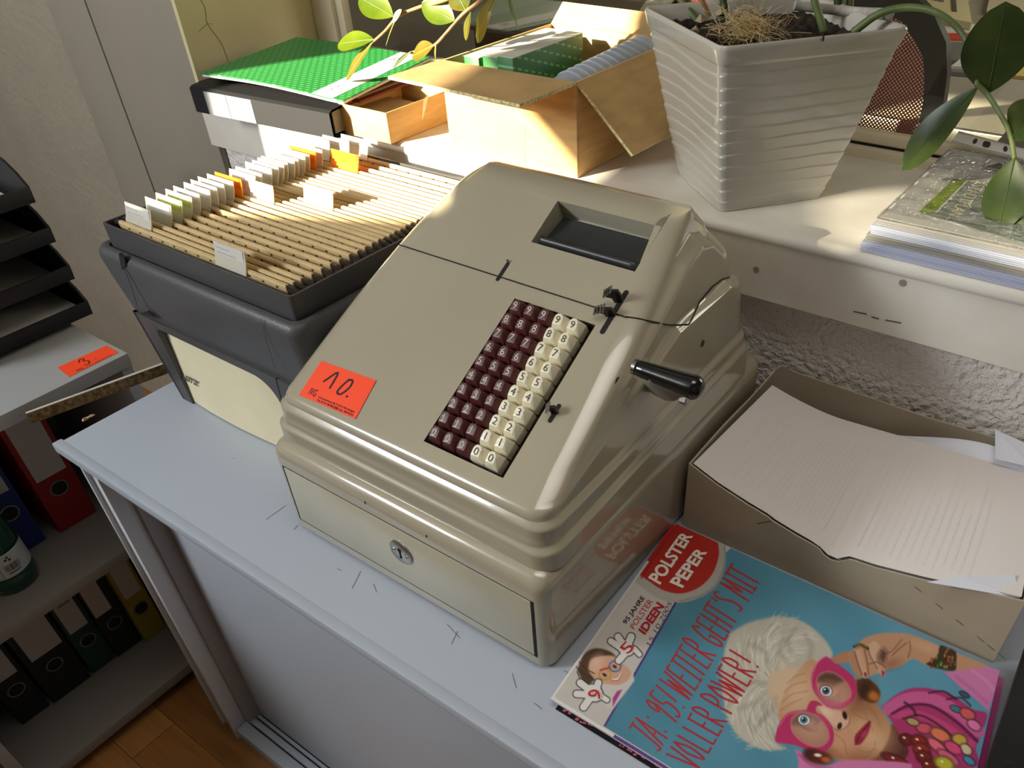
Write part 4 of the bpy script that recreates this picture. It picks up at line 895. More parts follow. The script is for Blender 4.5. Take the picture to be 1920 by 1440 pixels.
for k in range(12):
    y = 0.672 + k * 0.0175; R = 0.030; c_ = (0.466, y, 0.383 + 0.0007 * k)
    b = MB(); rr = []
    for rr_, hh in ((R * 0.86, -0.022), (R * 0.98, -0.004), (R, 0.0), (R * 1.05, 0.001), (R * 1.05, 0.003), (R, 0.003), (R * 0.94, -0.004), (R * 0.82, -0.022)):
        rr.append([(c_[0] + rr_ * (1 + 0.02 * math.sin(6 * a + k)) * math.cos(a), c_[1] + hh * 1.6 - 0.4 * rr_ * math.sin(a), c_[2] + rr_ * math.sin(a)) for a in np.linspace(0, 2 * math.pi, 28, endpoint=False)])
    b.grid(rr, closed=True); o = obj('plastic_cup', b, m_cup, smooth=50); tag(o, 'clear bluish plastic cup, ' + ('nearest the flap' if k == 0 else 'farthest from the front flap' if k == 11 else ('second', 'third', 'fourth', 'fifth', 'sixth', 'seventh', 'eighth', 'ninth', 'tenth', 'eleventh')[k - 1] + ' from the front flap') + ', in the row inside the large carton', 'cup', 'nested plastic cups in the large carton')

# --- white ceramic pot with plant
m_pot = M('white glaze', (198, 194, 182), 0.14, spec=0.5, coat=0.5); m_soil = M('soil', (44, 34, 24), 0.95, var=0.5, vscale=60, bump=1.0, bscale=90)
pc = np.array([0.719, 0.721]); ua = np.array([0.62, 0.785]); ua /= np.linalg.norm(ua); va = np.array([-ua[1], ua[0]]); HB, HT, PH = 0.0725, 0.116, 0.205
pot = thing('planter_pot', 'square white glazed planter with wavy ribs and a trailing green plant', 'plant pot', (pc[0], pc[1], zs))
def sq_loop(h, r, z, wob=0.0, ph=0.0):
    out = []; n = 14
    for cx, cy, a0 in ((1, -1, -90), (1, 1, 0), (-1, 1, 90), (-1, -1, 180)):
        for k in range(5):
            a = rad(a0 + 90 * k / 4); x, y = cx * (h - r) + r * math.cos(a), cy * (h - r) + r * math.sin(a); out.append((x, y))
        nx, ny = (cx, cy); 
        tx, ty = ((-1, 0), (0, -1), (1, 0), (0, 1))[((1, 1), (-1, 1), (-1, -1), (1, -1)).index((cx, cy))] if False else (0, 0)
    # fill the straight runs so that the ribs can undulate
    P = []; m = len(out)
    for i in range(m):
        p, q = np.array(out[i]), np.array(out[(i + 1) % m]); P.append(p)
        if np.linalg.norm(q - p) > h * 0.8:
            for k in range(1, n): P.append(p + (q - p) * k / n)
    return P
def rib(z, s): # rib relief: overlapping bands whose seams undulate along the wall
    t = (z + 0.0026 * math.sin(s * 2.6 + z * 9) * (0.3 if s > 1 else 1.3) + 0.0006 * math.sin(s * 9 + 1.7 + z * 60)) / 0.0158; f = t - math.floor(t); return 0.0013 * f if f < 0.92 else 0.0013 * 0.92 * (1 - f) / 0.08
rows = []
for z in list(np.linspace(0.0004, PH - 0.022, 210)):
    h = HB + (HT - HB) * (z / PH) ** 0.92; L = sq_loop(h, 0.008, z); row = []
    for x, y in L:
        nrm = np.array([x, y]) / max(abs(x), abs(y)); s = (x * 1.0 if abs(y) > abs(x) else y * 1.0) / 0.08 * 0.9 + (2 if abs(y) > abs(x) else 0)
        d = -rib(PH - z, s); n2 = np.array([math.copysign(1, x) if abs(x) >= h - 0.008 else 0, math.copysign(1, y) if abs(y) >= h - 0.008 else 0]); x2, y2 = x + n2[0] * d, y + n2[1] * d
        row.append((pc[0] + ua[0] * x2 + va[0] * y2, pc[1] + ua[1] * x2 + va[1] * y2, zs + z))
    rows.append(row)
for z, dh in ((PH - 0.021, 0.0003), (PH - 0.018, 0.0010), (PH - 0.006, 0.0016), (PH - 0.002, 0.0012), (PH, -0.0008), (PH - 0.0005, -0.003), (PH - 0.004, -0.0055), (PH - 0.03, -0.009)):
    h = HB + (HT - HB) * (z / PH) ** 0.92 + dh; rows.append([(pc[0] + ua[0] * x + va[0] * y, pc[1] + ua[1] * x + va[1] * y, zs + z) for x, y in sq_loop(h, 0.010, z)])
b = MB().grid(rows, closed=True); n_ = len(rows[0]); b.f.append(list(range(n_))); b.m.append(0)
obj('pot', b, m_pot, pot, 50)
G = [[(pc[0] + ua[0] * x + va[0] * y, pc[1] + ua[1] * x + va[1] * y, zs + PH - 0.020 + 0.006 * math.sin(60 * x) * math.cos(50 * y) + random.uniform(-.0025, .0025)) for x in np.linspace(-0.104, 0.104, 30)] for y in np.linspace(-0.104, 0.104, 30)]
obj('soil', MB().grid(G), m_soil, pot, 0)
m_fib = M('coir fibre', (196, 172, 122), 0.9); b = MB()
fc = np.array(at_z((1402, 48), zs + PH))
for k in range(240):
    a = random.uniform(0, 2 * math.pi); p0_ = fc + np.array([random.gauss(0, 0.014), random.gauss(0, 0.014), random.uniform(-0.012, 0.010)]); pts = [p0_]; d = np.array([math.cos(a), math.sin(a), random.uniform(-0.1, 0.5)])
    for j in range(5): d = d + np.array([random.gauss(0, .45), random.gauss(0, .45), random.gauss(-.08, .3)]); d /= np.linalg.norm(d); pts.append(pts[-1] + d * 0.0075)
    b.tube(pts, 0.00028, 3, cap=False)
obj('coir_tuft', b, m_fib, pot, 30, 'pale tuft of coir fibre on the soil', stuff=True)
b = MB(); rs = [(fc[0] + 0.018 * math.sin(t) * math.cos(p_) - 0.0, fc[1] + 0.018 * math.sin(t) * math.sin(p_), fc[2] - 0.006 + 0.012 * math.cos(t)) for t in np.linspace(0.05, 3.0, 8) for p_ in np.linspace(0, 6.28, 10)]
obj('coir_core', b.hull(rs), M('coir core', (160, 132, 84), 0.95, bump=0.8, bscale=200), pot, 30)
m_stem = M('green stem', (96, 110, 60), 0.5, var=0.12, vscale=30); m_stemb = M('brown stem', (150, 116, 76), 0.6, var=0.2, vscale=40); m_stick = M('grey wood', (176, 170, 158), 0.8, var=0.2, vscale=30)
def stem(pts, r, mt, n=8, sm_=6): return obj('stem', MB().tube(smooth_path(pts, sm_), [r[0] + (r[1] - r[0]) * i / (len(smooth_path(pts, sm_)) - 1) for i in range(len(smooth_path(pts, sm_)))], n), mt, pot, 60)
def leaf_mat(nm, c1, c2, tr): 
    m = M(nm, c1, 0.35, var=0.0, vscale=22, rgb2=c2, coat=0.3); nt = m.node_tree; bs = nt.nodes['Principled BSDF']; o = [n for n in nt.nodes if n.type == 'OUTPUT_MATERIAL'][0]; cr_ = [n for n in nt.nodes if n.type == 'VALTORGB'][0]
    t = nt.nodes.new('ShaderNodeBsdfTranslucent'); nt.links.new(cr_.outputs[0], t.inputs[0]); mx = nt.nodes.new('ShaderNodeMixShader'); mx.inputs[0].default_value = tr
    nt.links.new(bs.outputs[0], mx.inputs[1]); nt.links.new(t.outputs[0], mx.inputs[2]); nt.links.new(mx.outputs[0], o.inputs[0]); return m
m_lf_d = leaf_mat('dark leaf', (30, 48, 18), (62, 76, 28), 0.06); m_lf_y = leaf_mat('yellow green leaf', (66, 96, 12), (106, 122, 22), 0.33); m_lf_o = leaf_mat('yellowing leaf', (82, 94, 24), (130, 104, 34), 0.33); m_vein = M('leaf vein', (120, 132, 66), 0.5); m_veind = M('dark leaf vein', (60, 78, 36), 0.45)
def leaf(base, tip, wd, face, mt, fat=0.5, cup=0.15, curl=0.0, lab=None, vein=m_vein):
    """ovate leaf: midrib base->tip, blade facing 'face', widest at 'fat' of its length"""
    A, B = np.array(base, float), np.array(tip, float); t = B - A; L = np.linalg.norm(t); t /= L; f = np.array(face, float); f -= t * np.dot(f, t); f /= np.linalg.norm(f); s = np.cross(t, f)
    rows = []; nu, nv = 14, 9
    for i in range(nu + 1):
        u = i / nu; e = (u / fat) if u < fat else (1 - u) / (1 - fat); hw = wd / 2 * (math.sin(math.pi / 2 * min(1, max(0, e))) ** (0.62 if u > fat else 0.85)) + 0.0002
        mid = A + t * L * u + f * (-curl * L * (u - 0.5) ** 2 * 4)
        rows.append([mid + s * hw * v + f * (cup * hw * v * v + 0.02 * hw * math.sin(9 * u + 3 * v)) for v in np.linspace(-1, 1, nv)])
    o = obj('leaf', MB().grid(rows), mt, pot, 80, lab)
    b = MB(); b.tube([np.array(r[nv // 2]) + f * 0.0002 for r in rows[:-1]], [0.0010 - 0.0007 * i / nu for i in range(nu)], 5)
    obj('midrib', b, vein, o, 60); return o
CF = lambda p: CAM - np.array(p)                  # facing the room side of the window
yl_ = 0.72
# right-hand trailing stem and its dark leaves
P = lambda x, y, d=yl_: np.array(at_y((x, y), d))
stem([P(1600, 60, 0.74), P(1648, 26, 0.74), P(1700, 14, 0.73), P(1752, 22), P(1795, 52), P(1822, 100, 0.71), P(1832, 160, 0.70)], (0.0046, 0.0028), m_stem)
stem([P(1832, 158, 0.70), P(1852, 178, 0.70), P(1876, 215, 0.69), P(1893, 250, 0.685), P(1902, 300, 0.68), P(1908, 400, 0.675)], (0.0030, 0.0024), m_stem)
for (bx_, by_), (tx, ty), wd, dpt, fat, fc_, lb2 in (((1852, 178), (1886, 4), 0.067, 0.705, 0.50, (0.2, -0.8, 0.5), None), ((1832, 160), (1688, 318), 0.042, 0.70, 0.60, (-0.2, -0.7, 0.7), None), ((1902, 296), (1872, 434), 0.046, 0.675, 0.55, (-0.1, -0.8, 0.6), None),
        ((1896, 262), (1938, 190), 0.046, 0.685, 0.5, (-0.4, -0.7, 0.5), None), ((1906, 405), (1926, 512), 0.044, 0.67, 0.5, (-0.3, -0.8, 0.4), None)):
    a, b_ = at_y((bx_, by_), dpt), at_y((tx, ty), dpt - 0.01); leaf(a, b_, wd, fc_, m_lf_d, fat, 0.10, 0.03, vein=m_veind)
# left-hand branches that arch over from the pot and hang in front of the boxes
D1 = 0.64
S1 = [at_z((1330, 30), zs + PH - 0.01), P(1250, -120, 0.70), P(1080, -190, 0.67), P(930, -90, 0.65), P(850, -8, D1), P(790, 12, D1), P(748, 30, D1), P(722, 58, D1), P(700, 78, D1), P(688, 90, D1)]
stem(S1, (0.0034, 0.0016), m_stemb, 7)
S2 = [at_z((1300, 18), zs + PH - 0.01), P(1200, -150, 0.70), P(1060, -170, 0.68), P(960, -70, 0.66), P(905, -4, 0.65), P(868, 26, 0.645), P(838, 60, 0.64), P(815, 84, 0.64), P(795, 92, 0.64), P(770, 98, 0.64)]
stem(S2, (0.0034, 0.0014), m_stemb, 7)
for (bx_, by_), (tx, ty), wd, d_, mt, fat, fc_ in (((737, 30), (672, -6), 0.040, 0.638, m_lf_y, 0.55, (0.3, -0.7, 0.6)), ((700, 73), (632, 82), 0.036, 0.638, m_lf_y, 0.62, (0.2, -0.6, 0.8)), ((697, 78), (647, 150), 0.020, 0.634, m_lf_o, 0.6, (-0.4, -0.8, 0.3)),
        ((742, 34), (722, 88), 0.010, 0.634, m_lf_o, 0.5, (-0.7, -0.6, 0.2)), ((735, 42), (752, 18), 0.010, 0.634, M('pale bud', (206, 200, 160), 0.5), 0.5, (0.2, -0.8, 0.5)),
        ((852, 38), (790, 4), 0.036, 0.640, m_lf_y, 0.5, (0.2, -0.8, 0.5)), ((874, 20), (852, -22), 0.036, 0.645, m_lf_o, 0.5, (0, -0.8, 0.5)), ((882, 22), (872, 76), 0.018, 0.640, m_lf_o, 0.55, (-0.3, -0.8, 0.3)), ((925, -8), (893, 80), 0.030, 0.642, m_lf_o, 0.62, (-0.2, -0.8, 0.4)),
        ((812, 85), (772, 106), 0.030, 0.638, m_lf_o, 0.55, (0.1, -0.7, 0.7)), ((770, 96), (736, 126), 0.011, 0.636, m_lf_d, 0.55, (-0.2, -0.6, 0.7)), ((817, 82), (816, 112), 0.009, 0.636, m_lf_o, 0.5, (-0.5, -0.8, 0.2)), ((950, -30), (970, 56), 0.018, 0.65, m_lf_d, 0.45, (-0.6, -0.6, 0.3))):
    a, b_ = at_y((bx_, by_), d_), at_y((tx, ty), d_ - 0.004); leaf(a, b_, wd, fc_, mt, fat, 0.12, 0.02, vein=m_stem if mt is m_lf_y else m_vein)
# upright stems and a grey stick in the pot
for (x, y), (x2, y2), r, mt in (((1545, 60), (1512, -50), 0.0050, m_stem), ((1572, 44), (1572, -60), 0.0062, m_stem), ((1592, 42), (1596, -60), 0.0052, m_stem), ((1310, 44), (1262, -20), 0.0050, m_stem), ((1362, 40), (1350, -60), 0.0060, m_stem), ((1390, 20), (1396, -60), 0.0056, m_stem)):
    a = at_z((x, y), zs + PH - 0.022); e = at_y((x2, y2), a[1] + 0.004); stem([a, lerp(a, e, 0.5), e], (r, r * 0.9), m_lf_d if r > 0.0055 else mt, 8, 3)
a = at_z((1600, 22), zs + PH - 0.004); e = at_z((1668, 26), zs + PH + 0.008); stem([at_z((1490, 10), zs + PH + 0.004), a, e], (0.0055, 0.0062), m_stick, 9, 4)
for p in ((1314, 34), (1352, 22), (1300, 60)):
    c_ = np.array(at_z(p, zs + PH - 0.012)); b = MB(); b.hull([c_ + np.array([random.gauss(0, .0045), random.gauss(0, .0045), random.gauss(0, .004)]) for _ in range(16)]); obj('pebble', b, M('clay pebble', (168, 150, 122), 0.9), pot, 30)
b = MB(); b.ribbon([at_pl(p, (pc[0] + va[0] * -HT, pc[1] + va[1] * -HT, zs + PH), (-va[0], -va[1], 0)) + np.append(-va * 0.0035, 0) for p in ((1537, 58), (1541, 66), (1540, 76))], 0.0028, np.append(-va, 0)); obj('stain', b, M('soil stain', (78, 62, 46), 0.9), pot, 0)

# --- stack of paper packs on the sill, with a city map in a clear sleeve on top
SX0 = 0.9165; SXY = 0.606; SKEW = 0.02
layers = [(0.0, 0.0115, (196, 202, 226), 'bluish white paper pack at the bottom of the pile on the sill'), (0.0117, 0.0205, (172, 168, 158), 'grey paper pack, second from the bottom of the pile on the sill'), (0.0207, 0.0310, (200, 206, 222), 'bluish white paper pack in the middle of the pile on the sill'), (0.0312, 0.0375, (168, 164, 158), 'grey paper pack just under the clear sleeve on the sill')]
for i, (a, b_, col, lab) in enumerate(layers):
    ox = (0.0, 0.002, 0.005, 0.008)[i]; oy = (0.0, 0.004, 0.003, 0.008)[i]; n = 5; t = thing('paper_pack', lab, 'paper', (1.07, 0.75, zs + a), 'paper packs in the pile at the right of the sill')
    for k in range(n):
        z0 = zs + a + (b_ - a) * k / n; z1 = zs + a + (b_ - a) * (k + 0.96) / n; jj = random.uniform(-.0012, .0012); jy = random.uniform(-.001, .001)
        x0, y0 = SX0 + ox + jj, SXY + oy + jy
        q = [(x0, y0), (x0 + 0.42, y0 - 0.003), (x0 + 0.42, y0 + 0.275), (x0 + 0.006, y0 + 0.275)]
        b = MB(); b.add([(x, y, z0 + 0.0003) for x, y in q] + [(x, y, z1) for x, y in q], [[0, 1, 2, 3], [4, 5, 6, 7], [0, 1, 5, 4], [1, 2, 6, 5], [2, 3, 7, 6], [3, 0, 4, 7]])
        obj('sheet_bundle', b, M('pack paper', tuple(int(c_ * (1 - 0.03 * (k % 3))) for c_ in col), 0.7), t, 0)
zp = zs + 0.0378
sheet_q = lambda u, v, h=0.0: np.array([SX0 + 0.010 + 0.30 * u + 0.006 * v, SXY + 0.012 + 0.268 * v, zp + h])
o = obj('white_sheet', MB().sheet([[sheet_q(u, v, 0.001) for u in np.linspace(0, 1, 6)] for v in np.linspace(0, 1, 6)], 0.0008), m_sheet, smooth=0); tag(o, 'greyish printed sheet lying directly under the clear sleeve', 'paper')
# city map leaflet
mq = lambda p, h=0.0028: np.array(at_z(p, zp + h))
mapt = thing('city_map', 'folded city map leaflet reading STADTPLAN inside the clear sleeve', 'leaflet', tuple(mq((1860, 390))))
P4 = [mq((1722, 398)), mq((1790, 335)), mq((1990, 372)), mq((1975, 470))]
b = MB(); b.add([*P4] + [p - np.array([0, 0, 0.0018]) for p in P4], [[0, 1, 2, 3], [4, 5, 6, 7], [0, 1, 5, 4], [1, 2, 6, 5], [2, 3, 7, 6], [3, 0, 4, 7]])
mb_ = obj('leaflet', b, M('map photo', (136, 146, 132), 0.4, var=0.25, vscale=26, rgb2=(176, 184, 184), stretch=(1, 5, 1)), mapt, 0)
b = MB(); b.add([mq(p, 0.0031) for p in ((1722, 398), (1752, 399), (1812, 338), (1788, 336))], [[0, 1, 2, 3]]); obj('green_band', b, M('map green', (134, 156, 62), 0.4, var=0.15, vscale=40), mb_, 0)
b = MB(); b.add([mq(p, 0.0032) for p in ((1752, 399), (1756, 399.5), (1816, 338.5), (1812, 338))], [[0, 1, 2, 3]]); obj('white_line', b, m_wht, mb_, 0)
b = MB(); text_on(b, 'STADTPLAN', mq((1823, 344), 0.0033), mq((1778, 402), 0.0033), mq((1800, 408), 0.0033), mq((1848, 349), 0.0033), off=(0, 0, 0), bold=0.0); obj('lettering', b, M('map lettering', (226, 216, 190), 0.5), mb_, 0)
b = MB()
for k in range(5): 
    pts = [mq((1722 + 70 * t + k * 1.5, 400 + 26 * t ** 0.8 + 3.0 * k + 3 * math.sin(3 * t)), 0.0020 - k * 0.0004) for t in np.linspace(0, 3.2, 24)]
    b.ribbon(pts, 0.0012, (0, 0, 1))
obj('page_edges', b, m_wht, mb_, 0)
m_slv = glass_mat('sleeve film', (236, 236, 232), 0.09, 0.05); nt = m_slv.node_tree; g = [n for n in nt.nodes if n.type == 'BSDF_GLOSSY'][0]; tc = nt.nodes.new('ShaderNodeTexCoord'); nz = nt.nodes.new('ShaderNodeTexNoise'); nz.inputs['Scale'].default_value = 70; nz.inputs['Distortion'].default_value = 1.5; bpn = nt.nodes.new('ShaderNodeBump'); bpn.inputs['Strength'].default_value = 1.0; bpn.inputs['Distance'].default_value = 0.012; nt.links.new(tc.outputs['Object'], nz.inputs['Vector']); nt.links.new(nz.outputs['Fac'], bpn.inputs['Height']); nt.links.new(bpn.outputs[0], g.inputs['Normal'])
slv = thing('clear_sleeve', 'clear punched plastic sleeve on top of the paper pile on the sill', 'sleeve', tuple(sheet_q(0.5, 0.5)))
G = [[sheet_q(-0.01 + 1.0 * u, -0.02 + 1.0 * v, 0.0048 + 0.0012 * math.sin(37 * u + 11 * v) * math.sin(29 * v - 13 * u) - (0.0035 if v < 0.03 or u < 0.02 else 0)) for u in np.linspace(0, 1, 60)] for v in np.linspace(0, 1, 60)]
obj('film', MB().grid(G), m_slv, slv, 60)
q4 = [mq(p, 0.0062) for p in ((1783, 266), (1920, 300), (1920, 278), (1798, 246))]; f4 = lambda u, v, h=0: q4[0] * (1 - u) * (1 - v) + q4[1] * u * (1 - v) + q4[2] * u * v + q4[3] * (1 - u) * v + np.array([0, 0, h])
b = MB(); b.add([f4(0, 0), f4(1.4, 0), f4(1.4, 1), f4(0, 1)], [[0, 1, 2, 3]]); st = obj('punched_strip', b, M('white strip', (206, 204, 200), 0.5), slv, 0, 'white punched edge strip of the sleeve')
b = MB()
for u in (0.30, 0.74): b.add([f4(u + 0.030 * math.cos(a), 0.52 + 0.24 * math.sin(a), 0.0004) for a in np.linspace(0, 2 * math.pi, 16, endpoint=False)], [list(range(16))])
b.add([f4(0.47 + (0.025 if math.cos(a) > 0 else -0.025) + 0.030 * math.cos(a), 0.5 + 0.27 * math.sin(a), 0.0004) for a in np.linspace(0, 2 * math.pi, 20, endpoint=False)], [list(range(20))]); obj('punch_hole', b, m_dark, st, 0)
b = MB()
for k in range(34): u = 0.01 + k * 0.03; b.add([f4(u, 0.01, .0004), f4(u + 0.014, 0.01, .0004), f4(u + 0.014, 0.10, .0004), f4(u, 0.10, .0004)], [[0, 1, 2, 3]]); b.add([f4(u, 0.91, .0004), f4(u + 0.014, 0.91, .0004), f4(u + 0.014, 0.99, .0004), f4(u, 0.99, .0004)], [[0, 1, 2, 3]])
obj('perforation', b, M('perforation grey', (96, 94, 92), 0.8), st, 0)
b = MB(); q = [mq(p, 0.0022) for p in ((1842, 315), (1880, 322), (1885, 302), (1852, 296))]; b.add(q, [[0, 1, 2, 3]]); lg = obj('sheet_emblem', b, M('emblem ground', (190, 186, 182), 0.6), slv, 0, 'small printed triangle emblem under the film')
b = MB(); b.add([mq(p, 0.0025) for p in ((1848, 313), (1880, 318), (1878, 303))], [[0, 1, 2]]); obj('triangle', b, M('emblem grey', (84, 84, 84), 0.6), lg, 0)
b = MB(); P_ = [mq(p, 0.0025) for p in ((1842, 315), (1880, 322), (1885, 302), (1852, 296), (1842, 315))]; b.ribbon(P_, 0.0007, (0, 0, 1)); obj('frame_line', b, M('emblem line', (84, 84, 84), 0.6), lg, 0)
# ================================================================== OPEN CARTON WITH PAPERS (right of the register)
m_grb = M('grey board', (178, 164, 140), 0.85, var=0.03, vscale=14)
m_grb_in = M('grey board inside', (168, 154, 126), 0.85, var=0.03, vscale=14)
cx0, cx1, cy0, cy1 = 0.842, 1.208, 0.358, 0.612
ct = thing('paper_carton', 'shallow grey-brown carton full of loose papers beside the cash register', 'carton', ((cx0 + cx1) / 2, (cy0 + cy1) / 2, 0))
th = 0.0022
rim = [(cx0, 0.102)] + [(float(at_y(p, cy0)[0]), float(at_y(p, cy0)[2])) for p in ((1345, 910), (1400, 946), (1440, 970), (1446, 976), (1490, 1003), (1532, 1027))]
thumb = [(float(at_y(p, cy0)[0]), float(at_y(p, cy0)[2])) for p in ((1536, 1031), (1544, 1041), (1556, 1050), (1570, 1054), (1584, 1052), (1592, 1049))]
rim += thumb + [(float(at_y(p, cy0)[0]), float(at_y(p, cy0)[2])) for p in ((1640, 1065), (1730, 1088), (1800, 1103), (1860, 1114), (1906, 1122))]
rim = sorted(rim); rim[-1] = (cx1, rim[-1][1])
def board(pts_top, yA, yB, nm, mt, axis='y', p0=0.0005):
    b = MB(); n = len(pts_top)
    mk = (lambda t, z, d: (t, d, z)) if axis == 'y' else (lambda t, z, d: (d, t, z))
    V = [mk(t, p0, yA) for t, z in pts_top] + [mk(t, z, yA) for t, z in pts_top] + [mk(t, p0, yB) for t, z in pts_top] + [mk(t, z, yB) for t, z in pts_top]; f = []
    for i in range(n - 1): f += [[i, i + 1, n + i + 1, n + i], [2 * n + i + 1, 2 * n + i, 3 * n + i, 3 * n + i + 1], [n + i, n + i + 1, 3 * n + i + 1, 3 * n + i], [i + 1, i, 2 * n + i, 2 * n + i + 1]]
    f += [[0, n, 3 * n, 2 * n], [n - 1, 2 * n - 1, 4 * n - 1, 3 * n - 1]]
    b.add(V, f); return obj(nm, b, mt, ct, 40)
rr = 0.020
board([(x, z) for x, z in rim if x > cx0 + 0.006 or x == cx0], cy0, cy0 + th, 'front_wall', m_grb)
board([(cx0, 0.099), (cx0 + 0.1, 0.097), (cx0 + 0.2, 0.094), (cx1, 0.099)], cy1 - th, cy1, 'back_wall', m_grb)
# left wall with a rolled rear corner
b = MB(); pth = [(cx0, cy0 + th)] + [(cx0 + 0.001 * math.sin(t * 3), cy0 + th + (cy1 - rr - cy0 - th) * t) for t in np.linspace(0.2, 1, 6)] + [(cx0 + rr - rr * math.cos(a), cy1 - rr - th + rr * math.sin(a)) for a in np.linspace(0.3, math.pi / 2, 6)]
for side in (0, 1): pass
lo = [(x + d, y, 0.0006) for d in (0, th) for x, y in pth]; hi = [(x + d, y, 0.102 + 0.003 * math.sin(i * 0.9)) for d in (0, th) for i, (x, y) in enumerate(pth)]; n = len(pth); f = []
for i in range(n - 1): f += [[i, i + 1, 2 * n + i + 1, 2 * n + i], [n + i + 1, n + i, 3 * n + i, 3 * n + i + 1], [2 * n + i, 2 * n + i + 1, 3 * n + i + 1, 3 * n + i]]
f += [[0, 2 * n, 3 * n, n], [n - 1, 2 * n - 1, 4 * n - 1, 3 * n - 1]]
b.add(lo + hi, f); obj('side_wall', b, m_grb, ct, 60)
board([(cy0 + th, rim[-1][1]), (cy1 - th, 0.098)], cx1 - th, cx1, 'side_wall', m_grb, axis='x')
obj('bottom', MB().box(cx0 + th, cx1 - th, cy0 + th, cy1 - th, 0.0005, 0.003), m_grb_in, ct, 0)
b = MB()
for p, q in (((1715, 1100), (1890, 1240)),):
    for k in range(9):
        if k % 2 == 0 or k > 5: t0, t1 = k / 9, (k + 0.7) / 9; b.ribbon([at_y(lerp(p, q, t0), cy0 - 0.0004), at_y(lerp(p, q, t1), cy0 - 0.0004)], 0.0008, (0, -1, 0))
b.ribbon([at_y((1420, 982), cy0 - 0.0004), at_y((1446, 977), cy0 - 0.0004)], 0.0012, (0, -1, 0)); obj('crease', b, M('crease', (92, 80, 62), 0.8), ct, 0)
# filling: a block of older sheets, then the sheets one sees
m_pap = M('white copy paper', (226, 218, 212), 0.75); m_pap2 = M('cool white paper', (222, 224, 232), 0.75)
o = obj('paper_block', MB().box(cx0 + 0.012, cx1 - 0.006, cy0 + 0.010, cy1 - 0.03, 0.0032, 0.050), m_pap, smooth=0); tag(o, 'thick block of papers filling the bottom of the grey-brown carton', 'paper')
def curl(o_, du_, dv_, zf, n=26): return [[np.array([o_[0] + du_[0] * u + dv_[0] * v, o_[1] + du_[1] * u + dv_[1] * v, zf(u, v)]) for u in np.linspace(0, 1, n)] for v in np.linspace(0, 1, n)]
def zf_rear(u, v): return 0.0555 + 0.040 * sm(v, 0.66, 1.0) * sm(u, 0.15, 0.75)
G = curl((0.93, 0.445), (0.262, -0.004), (0.0, 0.152), zf_rear); o = obj('paper_or_highlight', MB().sheet(G, 0.0004), m_pap2, smooth=60); tag(o, 'white sheet with a raised far corner at the back of the carton', 'paper')
b = MB(); cqs = [np.array(at_z((1866, 860), 0.097)), np.array(at_z((1940, 878), 0.097)), np.array(at_y((1940, 838), 0.606)), np.array(at_y((1866, 806), 0.606))]; b.sheet([[cqs[0], cqs[1]], [cqs[3], cqs[2]]], 0.0005); o = obj('envelope', b, m_pap2, smooth=0); tag(o, 'bluish white envelope at the right rear of the carton', 'envelope')
rim_x = [p_[0] for p_ in rim]; rim_z = [p_[1] for p_ in rim]
def zf_top(u, v):
    xe = cx0 + 0.006 + (cx1 - cx0 - 0.010) * u; f_ = float(np.interp(xe, rim_x, rim_z)) + 0.0012; r_ = 0.080 + 0.0215 * max(0, 1 - u / 0.30) ** 1.6 + 0.006 * u
    return f_ * (1 - v) ** 1.4 + r_ * (1 - (1 - v) ** 1.4)
tl_, tr_, br_, bl_2 = np.array(at_z((1448, 722), 0.1015)), np.array(at_z((1960, 893), 0.088)), np.array([1.2035, 0.3625, 0.0]), np.array(at_z((1300, 868), 0.1015))
G = []
for v in np.linspace(0, 1, 26):
    r = []
    for u in np.linspace(0, 1, 34):
        p = (bl_2 * (1 - u) + br_ * u) * (1 - v) + (tl_ * (1 - u) + tr_ * u) * v; r.append((p[0], p[1], zf_top(u, v)))
    G.append(r)
top = obj('paper_or_highlight', MB().sheet(G, 0.0004), m_pap, smooth=60); tag(top, 'large uppermost white sheet with print showing through, in the carton', 'paper')
# show-through print: faint mirrored lines on the sheet
def on_top(u, v, h=0.0003): p = (bl_2 * (1 - u) + br_ * u) * (1 - v) + (tl_ * (1 - u) + tr_ * u) * v; return (p[0], p[1], zf_top(u, v) + h)
b = MB(); us = 0.10
cols = [(0.075, 0.30, 0.72), (0.115, 0.12, 0.80), (0.145, 0.12, 0.76), (0.175, 0.10, 0.58), (0.20, 0.12, 0.62)] + [(0.245 + 0.016 * k, 0.10 + 0.03 * (k % 3), 0.72 + 0.12 * ((k * 7) % 5) / 5) for k in range(13)] + [(0.48 + 0.024 * k, 0.06 + 0.05 * ((k * 3) % 4) / 4, 0.52 + 0.40 * ((k * 5) % 7) / 7) for k in range(17)]
for u, v0, v1 in cols:
    v = v0
    while v < v1:
        l = random.uniform(0.02, 0.06); b.grid([[on_top(u, v), on_top(u + 0.0055, v)], [on_top(u, min(v + l, v1)), on_top(u + 0.0055, min(v + l, v1))]]); v += l + random.uniform(0.008, 0.014)
obj('faint_print', b, M('faint print', (221, 213, 207), 0.75), top, 0, 'faint mirrored print lines')
b = MB(); cq = [at_z((1738, 1091), 0.090), at_z((1912, 1121), 0.092), at_z((1903, 1077), 0.097), at_z((1800, 1081), 0.095)]; b.prism(cq, (0, 0, -0.0005)); o = obj('paper_corner', b, m_pap2, smooth=0); tag(o, 'small bright white paper corner at the front edge of the carton', 'paper')
b = MB(); G = [[at_z((1395 + 8 * u - 20 * v, 735 + 50 * v - 2 * u), 0.092 + 0.002 * u) for u in np.linspace(0, 1, 4)] for v in np.linspace(0, 1, 8)]

